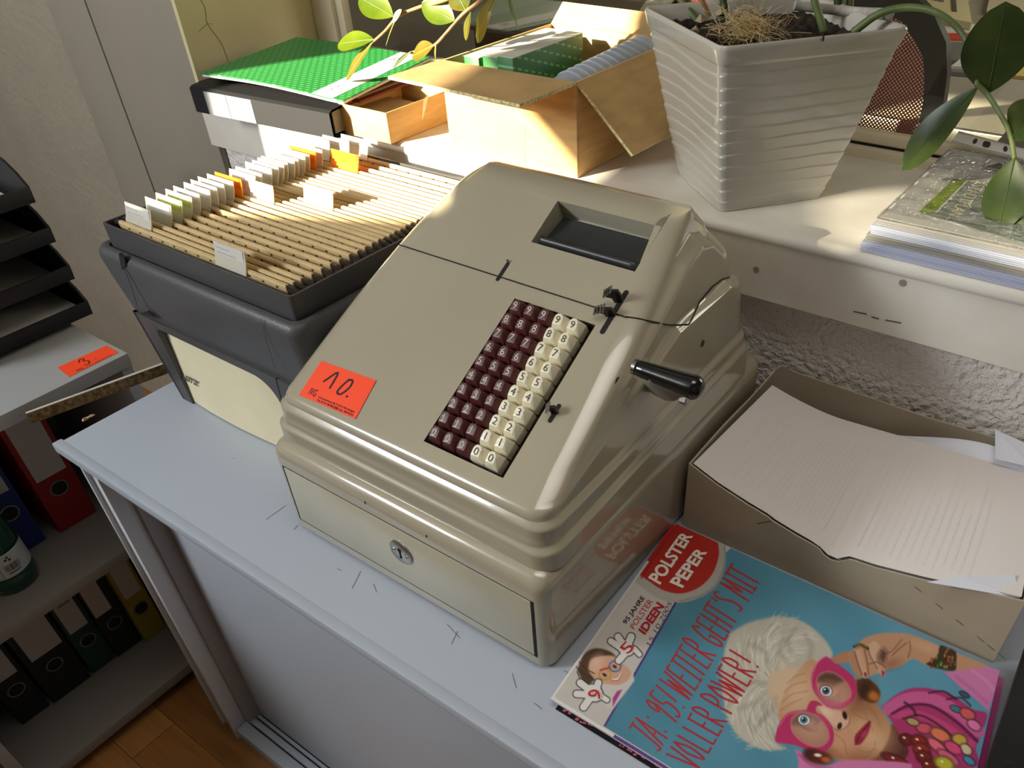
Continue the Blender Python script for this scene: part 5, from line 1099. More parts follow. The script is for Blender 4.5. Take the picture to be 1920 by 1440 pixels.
# ================================================================== MAGAZINES
m_mpage = M('magazine pages', (214, 210, 204), 0.6)
ZM = 0.0155
TL, TR, BLm = np.array(at_z((1268, 982), ZM)), np.array(at_z((1875, 1255), ZM)), np.array(at_z((1040, 1305), ZM)); BRm = TR + BLm - TL
def magazine(dx, dy, rot, z0, z1, cover, lab, spine=None):
    c, s_ = math.cos(rot), math.sin(rot); ce = (TL + TR + BLm + BRm) / 4
    Q = [np.array([ce[0] + c * (p[0] - ce[0]) - s_ * (p[1] - ce[1]) + dx, ce[1] + s_ * (p[0] - ce[0]) + c * (p[1] - ce[1]) + dy, 0]) for p in (BLm, BRm, TR, TL)]
    t = thing('magazine', lab, 'magazine', (ce[0] + dx, ce[1] + dy, z0), 'magazines stacked at the front right of the cabinet')
    b = MB(); a = 0.0003; lo = [p + np.array([0, 0, z0 + a]) for p in Q]; hi = [p + np.array([0, 0, z1 - 0.0004]) for p in Q]; F6 = [[0, 1, 2, 3], [4, 5, 6, 7], [0, 1, 5, 4], [1, 2, 6, 5], [2, 3, 7, 6], [3, 0, 4, 7]]
    b.add(lo + hi, F6); obj('page_block', b, m_mpage, t, 0)
    if cover is not None:
        b = MB(); ce2 = sum(Q) / 4; Qc = [ce2 + (p - ce2) * 1.003 for p in Q]; b.add([p + np.array([0, 0, z1 - 0.0004]) for p in Qc] + [p + np.array([0, 0, z1]) for p in Qc], F6); obj('cover', b, M('magazine cover', cover, 0.3, coat=0.3), t, 0)
        if spine is not None:
            b = MB(); q = lambda u, v, h: (Qc[3] * (1 - u) + Qc[2] * u) * (1 - v) + (Qc[0] * (1 - u) + Qc[1] * u) * v + np.array([0, 0, h])
            b.add([q(0, 0.0, z1 + .0002), q(0.13, 0.0, z1 + .0002), q(0.20, 1.0, z1 + .0002), q(0, 1.0, z1 + .0002)], [[0, 1, 2, 3]]); obj('cover_strip', b, m_mpage, t, 0)
            b = MB(); b.add([q(0, 0.0, z1 + .0004), q(0.13, 0.0, z1 + .0004), q(0.14, 0.2, z1 + .0004), q(0, 0.24, z1 + .0004)], [[0, 1, 2, 3]]); obj('cover_corner', b, M('cover red', (196, 34, 34), 0.35), t, 0)
            b = MB(); b.add([q(0.06, 0.955, z1 + .0004), q(0.135, 0.985, z1 + .0004), q(0.055, 0.975, z1 + .0004)], [[0, 1, 2]]); text_on(b, '0', q(0.018, 0.975, z1), q(0.026, 0.965, z1), q(0.02, 0.955, z1), q(0.012, 0.965, z1), off=(0, 0, 0.0005)); obj('cover_print', b, M('print dark red', (150, 24, 40), 0.5), t, 0)
    return t, Q
t0, Q0 = magazine(0.004, -0.004, 0.004, 0.0002, 0.0026, (22, 20, 24), 'lowest magazine of the stack, black cover edge with pink marks')
b = MB()
for k in range(26):
    u = 0.02 + 0.020 * k + random.uniform(-.003, .003)
    if 4 < k < 9: continue
    p = Q0[0] * (1 - u) + Q0[1] * u; 
    for _ in range(2): a = p + np.array([random.uniform(-.002, .002), 0.0005 + random.uniform(0, .004), 0.0028]); b.add([a, a + [0.0032, 0.0004, 0], a + [0.0028, 0.0022, 0], a + [-0.0004, 0.0018, 0]], [[0, 1, 2, 3]])
obj('pink_marks', b, M('pink print', (222, 110, 130), 0.5), t0, 0)
magazine(0.006, 0.000, -0.004, 0.0028, 0.0060, (196, 70, 140), 'second magazine from the bottom of the stack, pink cover edge', spine=1)
magazine(-0.0045, 0.0035, 0.010, 0.0062, 0.0088, (206, 96, 160), 'middle magazine of the stack, pale left margin and pink edge', spine=1)
magazine(-0.0035, -0.002, 0.0045, 0.0090, 0.0118, (90, 60, 130), 'magazine directly under the topmost one, white left margin', spine=1)
mt, Qt = magazine(0, 0, 0, 0.0120, ZM - 0.0002, None, 'topmost magazine: white-haired woman in pink glasses on a teal cover')
# printed cover: painted into a fine colour grid lying on the magazine ---------------------------------
src = [(0, 0), (1, 0), (0, 1), (1, 1)]
dst = [(1268, 982), (1875, 1255), (1040, 1305), (1761.626, 1747.512)]     # image pixels of the cover corners; the artwork is laid out in these
Am, bm_ = [], []
for (u, v), (x, y) in zip(src, dst): Am += [[u, v, 1, 0, 0, 0, -u * x, -v * x], [0, 0, 0, u, v, 1, -u * y, -v * y]]; bm_ += [x, y]
h_ = np.linalg.solve(np.array(Am, float), np.array(bm_, float)); HM = np.append(h_, 1).reshape(3, 3); HI = np.linalg.inv(HM)
def cover_uv(x, y): q = HI @ np.array([x, y, 1.0]); return q[0] / q[2], q[1] / q[2]
def cover_pt(x, y, h=0.0): u, v = cover_uv(x, y); return TL + (TR - TL) * u + (BLm - TL) * v + np.array([0, 0, h])
NU, NV = 470, 372
U, V = np.meshgrid(np.linspace(0, 1, NU), np.linspace(0, 1.0, NV)); den = h_[6] * U + h_[7] * V + 1; AX = ((h_[0] * U + h_[1] * V + h_[2]) / den).ravel(); AY = ((h_[3] * U + h_[4] * V + h_[5]) / den).ravel()
IMG = np.tile(np.array([86, 142, 162.0]), (AX.size, 1))
def blend(mask, c, a=1.0): m_ = np.clip(mask * a, 0, 1)[:, None]; IMG[:] = IMG * (1 - m_) + np.array(c, float) * m_
def pip(poly, x, y):
    r = np.zeros(x.size, bool); n = len(poly)
    for i in range(n):
        (x0, y0), (x1, y1) = poly[i], poly[(i + 1) % n]
        if y0 == y1: continue
        r ^= ((y0 > y) != (y1 > y)) & (x < (x1 - x0) * (y - y0) / (y1 - y0) + x0)
    return r
def segd(pts, x, y):
    d = np.full(x.size, 1e9)
    for (x0, y0), (x1, y1) in zip(pts[:-1], pts[1:]):
        dx, dy = x1 - x0, y1 - y0; t = np.clip(((x - x0) * dx + (y - y0) * dy) / (dx * dx + dy * dy + 1e-9), 0, 1); d = np.minimum(d, np.hypot(x - x0 - t * dx, y - y0 - t * dy))
    return d
def near(pts, pad): p = np.array(pts, float); return np.where((AX > p[:, 0].min() - pad) & (AX < p[:, 0].max() + pad) & (AY > p[:, 1].min() - pad) & (AY < p[:, 1].max() + pad))[0]
def poly(pts, c, soft=1.0, a=1.0, curve=False):
    if curve: pts = [tuple(p[:2]) for p in smooth_path([(x, y, 0) for x, y in pts] + [(pts[0][0], pts[0][1], 0)], 5)]
    ix = near(pts, soft * 2 + 2)
    if ix.size == 0: return
    x, y = AX[ix], AY[ix]; ins = pip(pts, x, y); d = segd(list(pts) + [pts[0]], x, y); sd_ = np.where(ins, d, -d); k = np.clip(0.5 + sd_ / (2 * soft), 0, 1) * a
    IMG[ix] = IMG[ix] * (1 - k[:, None]) + np.array(c, float) * k[:, None]
def line(pts, wd, c, a=1.0, soft=0.8, curve=True):
    if curve and len(pts) > 2: pts = [tuple(p[:2]) for p in smooth_path([(x, y, 0) for x, y in pts], 5)]
    ix = near(pts, wd + soft * 2 + 1)
    if ix.size == 0: return
    d = segd(pts, AX[ix], AY[ix]); k = np.clip(0.5 + (wd / 2 - d) / (2 * soft), 0, 1) * a; IMG[ix] = IMG[ix] * (1 - k[:, None]) + np.array(c, float) * k[:, None]
def oval(cx, cy, rx, ry, c, rot=0, soft=0.15, a=1.0):
    ix = near([(cx - max(rx, ry), cy - max(rx, ry)), (cx + max(rx, ry), cy + max(rx, ry))], max(rx, ry) * soft + 2)
    if ix.size == 0: return
    x, y = AX[ix] - cx, AY[ix] - cy; co, si = math.cos(rot), math.sin(rot); r = np.hypot((x * co + y * si) / rx, (-x * si + y * co) / ry); k = np.clip((1 + soft - r) / (2 * soft), 0, 1) * a
    IMG[ix] = IMG[ix] * (1 - k[:, None]) + np.array(c, float) * k[:, None]
D = lambda x, y: (1340 + x / 3.3103, 1100 + y / 3.3103)
Cz = lambda x, y: (1020 + x / 3.0644, 970 + y / 3.0644)
DL = lambda L: [D(*p) for p in L]
CL = lambda L: [Cz(*p) for p in L]
# ground: mottled studio backdrop
IMG += (np.sin(AX * 0.021 + AY * 0.013) * 3 + np.sin(AX * 0.05 - AY * 0.043) * 2)[:, None] * np.array([1, 1, 1]); tg = np.clip((AX - 1150) / 700, 0, 1)[:, None]; IMG += tg * np.array([6, 10, 14]) - (1 - tg) * np.array([8, 8, 8])
rng = np.random.RandomState(3)
# hair
hair = [(95, 290), (200, 230), (330, 195), (450, 190), (560, 225), (650, 295), (715, 375), (728, 440), (650, 470), (600, 520), (600, 620), (590, 720), (440, 810), (400, 880), (380, 960), (440, 1005), (330, 1015), (230, 985), (140, 920), (80, 820), (50, 680), (45, 540), (60, 400)]
poly(DL(hair), (186, 180, 164), 3.0, curve=True)
poly(DL([(380, 470), (470, 500), (560, 540), (590, 640), (560, 740), (440, 800), (380, 760), (330, 640), (340, 540)]), (206, 178, 148), 7, curve=True)
for k in range(520):
    # locks sweep back from the forehead in curved strands
    t = rng.rand(); ang = rng.uniform(1.75, 5.05); R0 = rng.uniform(70, 250); R1 = R0 + rng.uniform(50, 130); R1 = min(R1, 338); cx, cy = 400, 620; tw = rng.uniform(0.25, 0.6) * (1 if ang > 3.3 else -1)
    q_ = lambda R, a_: (cx + R * 1.02 * math.cos(a_), cy + R * 1.22 * math.sin(a_)); L = [q_(R0, ang), q_((R0 + R1) / 2, ang + tw * 0.35), q_(R1, ang + tw)]
    if L[0][0] > 600 and L[0][1] > 500: continue
    v = rng.choice([146, 166, 182, 208, 222, 232], p=[.10, .18, .22, .22, .18, .10]); line(DL(L), rng.uniform(1.2, 3.6), (v, v - 5, v - 20), rng.uniform(0.2, 0.5), 1.2)
for k in range(60):
    ang = rng.uniform(1.9, 5.0); cx, cy = 400, 620; q_ = lambda R, a_: (cx + R * 1.02 * math.cos(a_), cy + R * 1.22 * math.sin(a_)); line(DL([q_(325, ang), q_(350, ang + 0.05), q_(rng.uniform(355, 385), ang + rng.uniform(.06, .14))]), 1.4, (200, 196, 184), 0.5, 1)
for L in ([(300, 830), (360, 760), (380, 690)], [(260, 880), (310, 800), (300, 740)], [(430, 330), (400, 400), (440, 460)], [(560, 300), (600, 370), (590, 440)], [(500, 260), (460, 330), (470, 400)], [(180, 640), (240, 600), (300, 610)], [(150, 760), (230, 730), (290, 700)], [(220, 360), (300, 400), (330, 470)]): line(DL(L), 7, (116, 104, 88), 0.30, 5)
# head: neck, far cheek, face
poly(DL([(980, 1040), (1090, 860), (1180, 920), (1240, 1010), (1230, 1126), (960, 1126)]), (86, 46, 36), 4, curve=True)
face = [(440, 640), (520, 520), (600, 450), (700, 520), (860, 560), (930, 660), (1000, 730), (1060, 800), (1092, 880), (1065, 975), (1000, 1060), (900, 1088), (760, 1070), (680, 1030), (600, 960), (500, 920), (410, 850), (395, 760)]
poly(DL(face), (192, 146, 108), 3, curve=True)
oval(*D(520, 660), 30, 34, (222, 188, 156), 0, 0.8, 0.7); oval(*D(900, 700), 18, 30, (132, 84, 56), 0.6, 0.8, 0.8); oval(*D(990, 800), 16, 40, (146, 96, 64), -0.6, 0.8, 0.6); oval(*D(980, 930), 34, 26, (216, 172, 132), 0.4, 0.9, 0.8); oval(*D(800, 1000), 30, 18, (196, 140, 106), 0.3, 0.9, 0.7); oval(*D(900, 1060), 46, 12, (150, 96, 66), 0.1, 0.9, 0.7)
oval(*D(780, 950), 22, 24, (210, 150, 122), 0.2, 0.9, 0.7); oval(*D(660, 1010), 26, 10, (120, 72, 52), 0.4, 0.8, 0.7)
for L in ([(450, 600), (500, 560), (560, 540)], [(430, 660), (490, 610), (570, 590)], [(420, 720), (480, 670), (580, 650)], [(410, 770), (470, 730), (540, 700)], [(940, 740), (1000, 800), (1030, 880)], [(920, 770), (960, 840), (980, 900)], [(850, 760), (880, 800), (950, 830)], [(740, 910), (800, 960), (820, 1040)], [(1000, 960), (980, 1020), (930, 1060)], [(880, 1010), (940, 1030), (1000, 1010)], [(700, 1040), (800, 1060), (880, 1070)]): line(DL(L), 1.6, (140, 92, 64), 0.45, 1.2)
# ear and earring on the far side
poly(DL([(880, 580), (940, 570), (1000, 610), (1028, 660), (1010, 715), (960, 720), (910, 690), (880, 640)]), (92, 50, 26), 2, curve=True); oval(*D(985, 680), 13, 8, (196, 116, 52), 0.5, 0.5, 0.9); oval(*D(930, 640), 10, 16, (50, 26, 18), 0.4, 0.6, 0.8)
# nose and mouth
poly(DL([(640, 735), (700, 755), (780, 775), (830, 815), (828, 850), (800, 890), (768, 892), (730, 860), (690, 815)]), (220, 178, 150), 3, curve=True); oval(*D(690, 770), 12, 7, (238, 206, 184), 0.7, 0.8, 0.8)
oval(*D(807, 800), 4.2, 8, (44, 18, 14), -0.3, 0.25); oval(*D(775, 866), 4.2, 6.5, (48, 20, 16), 0.3, 0.25); line(DL([(745, 880), (775, 895), (830, 860), (838, 815)]), 1.8, (134, 82, 60), 0.7, 1)
poly(DL([(868, 985), (870, 930), (905, 885), (965, 832), (962, 880), (945, 925), (905, 978)]), (152, 36, 62), 1.4, curve=True); line(DL([(878, 968), (905, 920), (962, 842)]), 1.6, (70, 12, 26), 0.95, 0.8); oval(*D(930, 915), 7, 4, (196, 84, 108), -0.8, 0.8, 0.7)
# lenses, eyes, frames
def lens(outer, inner, eye, iris, tilt):
    poly(DL(outer), (186, 48, 100), 1.2, curve=True); poly(DL(inner), (176, 128, 104), 1.2, curve=True)
    n = len(inner); c0 = np.mean(np.array(inner), 0); poly(DL([tuple(c0 + (np.array(p) - c0) * 0.96) for p in inner[:n // 2]] + [tuple(c0)]), (64, 40, 32), 5, 0.75)
    ex, ey = eye
    oval(*D(ex + 40, ey + 30), 24, 18, (206, 160, 140), 0.6, 0.8, 0.9)
    for q in range(5): line(DL([(ex - 20 + 10 * q, ey + 45 + 6 * q), (ex + 40 + 8 * q, ey + 40 + 8 * q), (ex + 90, ey + 10 + 16 * q)]), 1.2, (136, 86, 70), 0.55, 0.9)
    oval(ex / 3.3103 + 1340, ey / 3.3103 + 1100, 12.5, 10.5, (70, 36, 30), tilt, 0.12); oval(*D(ex + 1, ey + 1), 11.2, 9.4, (232, 228, 222), tilt, 0.1); oval(*D(ex, ey), 7.2, 7.2, iris, 0, 0.12); oval(*D(ex, ey), 3.4, 3.4, (16, 18, 22), 0, 0.15); oval(*D(ex - 7, ey - 8), 1.5, 1.5, (245, 245, 250), 0, 0.3)
    line(DL(inner + [inner[0]]), 1.6, (226, 96, 146), 0.9, 0.8)
lens([(690, 432), (745, 468), (805, 512), (862, 562), (884, 625), (870, 690), (830, 737), (770, 762), (700, 748), (650, 702), (610, 642), (598, 570), (620, 500), (660, 450)], [(628, 590), (640, 555), (685, 528), (745, 535), (805, 578), (840, 630), (846, 682), (805, 716), (745, 722), (685, 692), (645, 645)], (690, 648), (66, 92, 112), 0.4)
lens([(372, 945), (398, 855), (450, 790), (530, 768), (612, 775), (682, 810), (732, 880), (738, 950), (712, 1002), (650, 1038), (590, 1028), (520, 992), (450, 978), (388, 968)], [(470, 850), (485, 810), (535, 782), (602, 785), (660, 828), (702, 890), (708, 950), (662, 992), (600, 992), (532, 958), (482, 905)], (553, 828), (74, 122, 142), 0.3)
poly(DL([(566, 774), (592, 716), (632, 712), (668, 738), (636, 742), (626, 762), (630, 790)]), (186, 48, 100), 1.2, curve=True); line(DL([(690, 436), (640, 470), (606, 560), (604, 640)]), 1.6, (232, 120, 164), 0.8, 0.8); line(DL([(400, 870), (450, 800), (540, 772)]), 1.6, (232, 120, 164), 0.8, 0.8)
# raised hand with ring and bracelet
hand = [(830, 415), (872, 380), (920, 325), (1000, 296), (1100, 286), (1200, 292), (1290, 322), (1400, 368), (1490, 404), (1700, 492), (1660, 515), (1470, 522), (1330, 495), (1230, 448), (1160, 492), (1060, 520), (1000, 545), (930, 560), (880, 540), (845, 490)]
poly(DL([(722, 448), (760, 425), (830, 402), (842, 468), (780, 476), (745, 478)]), (176, 124, 92), 1.6, curve=True); poly(DL(hand), (190, 144, 112), 2, curve=True)
poly(DL([(950, 360), (1000, 340), (1040, 400), (1042, 470), (1060, 548), (1040, 556), (1000, 500), (960, 430)]), (206, 164, 134), 1.6, curve=True); poly(DL([(868, 400), (905, 395), (930, 470), (948, 555), (925, 566), (890, 510)]), (202, 158, 128), 1.6, curve=True); poly(DL([(836, 412), (868, 400), (890, 470), (912, 556), (890, 566), (850, 500)]), (178, 130, 100), 1.6, curve=True)
for L in ([(868, 405), (890, 480), (915, 550)], [(930, 400), (945, 460), (955, 545)], [(950, 370), (965, 430), (1010, 510)], [(1030, 395), (1050, 420), (1045, 470)], [(1050, 420), (1100, 400), (1160, 330)], [(1100, 430), (1140, 390), (1190, 350)], [(1210, 340), (1215, 390), (1200, 440)], [(960, 480), (1010, 470), (1060, 500)]): line(DL(L), 2.2, (104, 64, 46), 0.7, 1.3)
oval(*D(1100, 480), 16, 8, (140, 92, 68), -0.3, 0.9, 0.7); oval(*D(1040, 430), 8, 12, (60, 34, 28), 0.3, 0.7, 0.7); oval(*D(1320, 380), 22, 8, (214, 168, 132), 0.35, 0.9, 0.7)
poly(DL([(1034, 520), (1056, 530), (1050, 558), (1038, 550)]), (186, 50, 70), 1, curve=True); poly(DL([(926, 532), (942, 536), (942, 560), (930, 556)]), (140, 60, 60), 1, curve=True)
line(DL([(866, 372), (905, 358), (950, 385)]), 5, (60, 46, 28), 1, 1); line(DL([(872, 368), (905, 354), (944, 376)]), 1.6, (168, 140, 80), 0.9, 0.7); line(DL([(880, 384), (910, 374), (940, 398)]), 1.4, (120, 96, 50), 0.9, 0.7)
poly(DL([(1310, 478), (1350, 455), (1385, 420), (1400, 366), (1450, 380), (1496, 402), (1500, 470), (1488, 522), (1400, 512), (1340, 496)]), (64, 48, 30), 1.4, curve=True)
for k in range(46):
    x, y = rng.uniform(1340, 1490), rng.uniform(385, 512)
    if x < 1400 and y < 850 - x * 0.3: continue
    oval(*D(x, y), rng.uniform(2, 4), rng.uniform(1.2, 2), (rng.choice([150, 176, 40]), rng.choice([120, 140, 30]), rng.choice([60, 80, 20])), rng.uniform(-1.6, -0.8), 0.3, 0.9)
# pink sleeve, patterned shawl, beads
poly(DL([(1425, 532), (1560, 515), (1700, 496), (1772, 520), (1748, 620), (1700, 772), (1610, 690), (1510, 610)]), (206, 122, 172), 1.6)
line(DL([(1500, 560), (1600, 640), (1690, 720)]), 5, (176, 90, 144), 0.6, 3); line(DL([(1600, 520), (1680, 580), (1730, 640)]), 4, (226, 150, 194), 0.7, 3)
shawl = [(1040, 745), (1100, 690), (1190, 640), (1290, 628), (1400, 648), (1500, 690), (1600, 760), (1690, 790), (1660, 900), (1622, 1000), (1605, 1126), (1180, 1126), (1205, 1020), (1130, 890)]
poly(DL(shawl), (170, 52, 106), 2, curve=True)
for L, w_, c_, a in (([(1080, 760), (1180, 700), (1320, 690), (1480, 760), (1640, 900)], 22, (204, 96, 152), 0.9), ([(1120, 800), (1250, 790), (1400, 850), (1600, 980)], 14, (196, 70, 124), 0.9), ([(1100, 790), (1200, 740), (1340, 740), (1500, 840), (1630, 960)], 5, (84, 24, 58), 0.9), ([(1180, 720), (1230, 760), (1250, 800)], 5, (70, 22, 52), 0.8), ([(1330, 660), (1420, 650), (1500, 700)], 3, (50, 18, 40), 0.9), ([(1440, 700), (1530, 690), (1590, 740)], 3, (50, 18, 40), 0.8), ([(1170, 820), (1280, 800), (1420, 880), (1500, 960), (1580, 1040)], 4, (60, 24, 30), 0.8)): line(DL(L), w_, c_, a, 1.6)
for (x, y, rx, ry, c_, r_) in ((1300, 880, 15, 9, (206, 84, 100), 0.2), (1400, 920, 20, 10, (224, 120, 84), 0.5), (1230, 840, 12, 6, (182, 150, 96), 0.3), (1520, 950, 14, 10, (196, 160, 60), 0.4), (1560, 1010, 12, 8, (210, 190, 150), 0.7), (1480, 1000, 18, 9, (214, 74, 120), 0.6), (1500, 760, 12, 5, (66, 120, 140), 0.4), (1570, 790, 15, 9, (212, 90, 90), 0.5), (1610, 860, 14, 8, (224, 120, 170), 0.6), (1550, 670, 10, 4, (60, 84, 100), 0.5), (1580, 1080, 12, 6, (70, 140, 170), 0.6), (1380, 990, 22, 8, (226, 104, 120), 0.7), (1450, 1060, 24, 8, (214, 90, 130), 0.6)):
    oval(*D(x, y), rx + 1.6, ry + 1.6, (40, 24, 34), r_, 0.15); oval(*D(x, y), rx, ry, c_, r_, 0.2)
for (x, y, rx, ry, c_) in ((1190, 950, 13, 10, (110, 30, 26)), (1270, 960, 15, 11, (140, 34, 30)), (1285, 1015, 16, 12, (150, 40, 34)), (1300, 1060, 15, 11, (120, 30, 28)), (1330, 1110, 13, 9, (120, 30, 28)), (1120, 1075, 26, 8, (120, 34, 34)), (1425, 1098, 19, 12, (186, 178, 50))):
    oval(*D(x, y), rx + 1.5, ry + 1.5, (40, 14, 16), 0.4, 0.2); oval(*D(x, y), rx, ry, c_, 0.4, 0.3); oval(*D(x - 14, y - 12), 3, 1.8, (240, 226, 216), 0.4, 0.4)
poly(DL([(498, 1010), (540, 1030), (600, 1085), (700, 1112), (780, 1082), (900, 1078), (1050, 1082), (1200, 1096), (1225, 1126), (1225, 1300), (560, 1300), (520, 1090)]), (208, 120, 168), 2, curve=True); line(DL([(520, 1040), (600, 1110), (720, 1130)]), 3, (150, 70, 116), 0.7, 2)
oval(*D(640, 1060), 26, 13, (96, 32, 26), 0.2, 0.3); oval(*D(600, 1040), 14, 10, (70, 30, 26), 0.3, 0.4); oval(*D(640, 1047), 7, 3.2, (244, 226, 210), 0.1, 0.4); oval(*D(690, 1075), 9, 5, (180, 96, 50), 0.2, 0.4)
# margin, badge, purple line
poly(CL([(770, 20), (1090, 160), (745, 500), (330, 1232), (-60, 1100), (400, 300)]), (196, 190, 182), 0.8)
arc = lambda L: [tuple(p[:2]) for p in smooth_path([(x, y, 0) for x, y in L], 6)]
poly(CL([(770, 20)] + arc([(1041, 166), (1045, 260), (1005, 375), (915, 455), (780, 494), (660, 470), (575, 415), (505, 360)]) + [(600, 200)]), (176, 172, 162), 0.9)
line(CL([(1036, 166), (1038, 260), (998, 372), (910, 448), (780, 486)]), 2.6, (120, 120, 118), 0.6, 1.2)
poly(CL([(770, 20)] + arc([(1001, 148), (1003, 225), (965, 330), (890, 405), (790, 440), (690, 424), (605, 372), (545, 330)]) + [(620, 190)]), (178, 42, 34), 0.9); line(CL([(740, 60), (650, 210), (560, 350)]), 3, (140, 28, 26), 0.7, 1.6)
line(CL([(755, 495), (560, 835), (332, 1226)]), 3.6, (74, 44, 120), 1, 0.7, False)
# little girl with coloured glasses in the margin
poly(CL([(190, 880), (230, 790), (300, 755), (390, 780), (420, 830), (380, 860), (300, 930), (240, 960)]), (84, 62, 44), 2, curve=True); poly(CL([(270, 960), (330, 960), (420, 960), (510, 890), (520, 940), (400, 1100), (360, 1090)]), (206, 198, 190), 1.6); poly(CL([(395, 1040), (420, 1000), (450, 990), (395, 1090)]), (168, 60, 140), 1.2)
poly(CL([(255, 880), (270, 820), (330, 800), (400, 800), (450, 840), (500, 890), (480, 940), (420, 965), (350, 955), (290, 930)]), (206, 160, 134), 1.8, curve=True); oval(*Cz(300, 840), 10, 16, (228, 190, 164), 0.5, 0.7, 0.7)
for (x, y, c_) in ((350, 905, (196, 152, 40)), (408, 858, (56, 110, 170))): line(CL([(x + 33 * math.cos(a), y + 30 * math.sin(a)) for a in np.linspace(0, 6.3, 14)]), 2.6, c_, 1, 0.7); oval(*Cz(x - 2, y + 2), 4.5, 2.6, (60, 40, 34), 0.6, 0.3)
line(CL([(325, 880), (350, 872), (380, 866)]), 3, (190, 50, 40), 1, 0.8); line(CL([(395, 935), (425, 930), (445, 900)]), 3, (240, 232, 226), 1, 1); line(CL([(388, 938), (425, 938), (448, 900)]), 1.2, (120, 50, 46), 0.9, 0.7)
for L in ([(190, 890), (210, 930), (260, 960)], [(185, 860), (230, 900), (280, 930)], [(200, 830), (240, 870), (290, 900)]): line(CL(L), 2, (60, 44, 34), 0.8, 0.8)
# two cartoon-free gloves holding the numbers: outlined fingers and palm
def glove(palm, fingers, cuff):
    for pts, w_ in fingers + [cuff]: line(CL(pts), w_ + 3.2, (24, 22, 26), 1, 0.8)
    oval(*Cz(*palm[:2]), palm[2] + 1.8, palm[3] + 1.8, (24, 22, 26), palm[4], 0.06)
    for pts, w_ in fingers + [cuff]: line(CL(pts), w_, (222, 218, 212), 1, 0.8)
    oval(*Cz(*palm[:2]), palm[2], palm[3], (222, 218, 212), palm[4], 0.06)
glove((470, 755, 16, 13, 0.6), [([(450, 760), (385, 715)], 12), ([(460, 740), (425, 690)], 13), ([(480, 740), (500, 690)], 14), ([(470, 780), (430, 825)], 13)], ([(520, 760), (548, 790)], 10))
glove((285, 1010, 18, 15, 0.6), [([(270, 1000), (208, 952)], 13), ([(265, 1020), (188, 1015)], 13), ([(270, 1030), (228, 1090)], 14), ([(300, 990), (312, 952)], 13)], ([(330, 1030), (362, 1050)], 10))
# hand-lettered headline, single strokes on two text lines
GL = {'J': [[(0.1, 1), (0.8, 1)], [(0.6, 1), (0.6, 0.1), (0.4, 0), (0.2, 0.05)]], 'A': [[(0, 0), (0.4, 1), (0.8, 0)], [(0.15, 0.35), (0.65, 0.35)]], ':': [[(0.3, 0.72), (0.32, 0.75)], [(0.3, 0.1), (0.32, 0.13)]], '9': [[(0.7, 0.75), (0.45, 1), (0.15, 0.8), (0.35, 0.55), (0.7, 0.75), (0.6, 0)]], '5': [[(0.75, 1), (0.2, 1), (0.2, 0.6), (0.65, 0.5), (0.65, 0.15), (0.3, 0), (0.1, 0.08)]], '!': [[(0.4, 1), (0.35, 0.3)], [(0.33, 0.02), (0.34, 0.05)]],
      'W': [[(0, 1), (0.22, 0), (0.45, 0.8), (0.68, 0), (0.95, 1)]], 'E': [[(0.7, 1), (0.15, 1), (0.15, 0), (0.75, 0)], [(0.15, 0.52), (0.6, 0.52)]], 'I': [[(0.3, 1), (0.3, 0)], [(0.1, 1), (0.5, 1)], [(0.1, 0), (0.5, 0)]], 'T': [[(0.0, 1), (0.8, 1)], [(0.4, 1), (0.4, 0)]], 'R': [[(0.15, 0), (0.15, 1), (0.6, 0.9), (0.6, 0.6), (0.15, 0.5), (0.75, 0)]], 'G': [[(0.75, 0.85), (0.4, 1), (0.1, 0.5), (0.35, 0), (0.7, 0.1), (0.7, 0.42), (0.45, 0.42)]], 'H': [[(0.1, 1), (0.1, 0)], [(0.7, 1), (0.7, 0)], [(0.1, 0.5), (0.7, 0.5)]], "'": [[(0.3, 1), (0.25, 0.8)]], 'S': [[(0.7, 0.9), (0.4, 1), (0.15, 0.8), (0.6, 0.4), (0.5, 0.05), (0.1, 0.08)]], 'M': [[(0, 0), (0.15, 1), (0.45, 0.3), (0.75, 1), (0.9, 0)]], 'V': [[(0, 1), (0.4, 0), (0.8, 1)]], 'O': [[(0.4, 1), (0.1, 0.5), (0.4, 0), (0.7, 0.5), (0.4, 1)]], 'L': [[(0.15, 1), (0.15, 0), (0.7, 0)]], 'P': [[(0.15, 0), (0.15, 1), (0.65, 0.85), (0.6, 0.55), (0.15, 0.45)]]}
def headline(txt, b0, b1, t0_, t1, wd, col):
    ws = {'I': 0.6, "'": 0.45, ':': 0.6, '!': 0.6, ' ': 0.55, 'W': 1.15, 'M': 1.1}; tot = sum(ws.get(c_, 0.95) for c_ in txt); x = 0
    for c_ in txt:
        for st_ in GL.get(c_, []):
            pts = []
            for gx_, gy in st_:
                u = (x + gx_) / tot; B_ = lerp(b0, b1, u); T_ = lerp(t0_, t1, u); pts.append(tuple(lerp(B_, T_, gy)))
            line(pts, wd, col, 1, 0.8, curve=c_ in 'JSGO95PR')
        x += ws.get(c_, 0.95)
headline("JA: 95! WEITER GEHT'S MIT", Cz(655, 1355), Cz(1248, 352), Cz(490, 1215), Cz(1086, 262), 3.4, (176, 40, 44))
headline("VOLLER POWER!", Cz(880, 1460), Cz(1240, 850), Cz(705, 1360), Cz(1075, 755), 3.6, (170, 34, 44))
ART_GAIN = 0.98
colr = np.clip(IMG, 0, 255) / 255; colr = np.where(colr <= 0.04045, colr / 12.92, ((colr + 0.055) / 1.055) ** 2.4); colr = np.clip(colr * ART_GAIN, 0, 0.86)
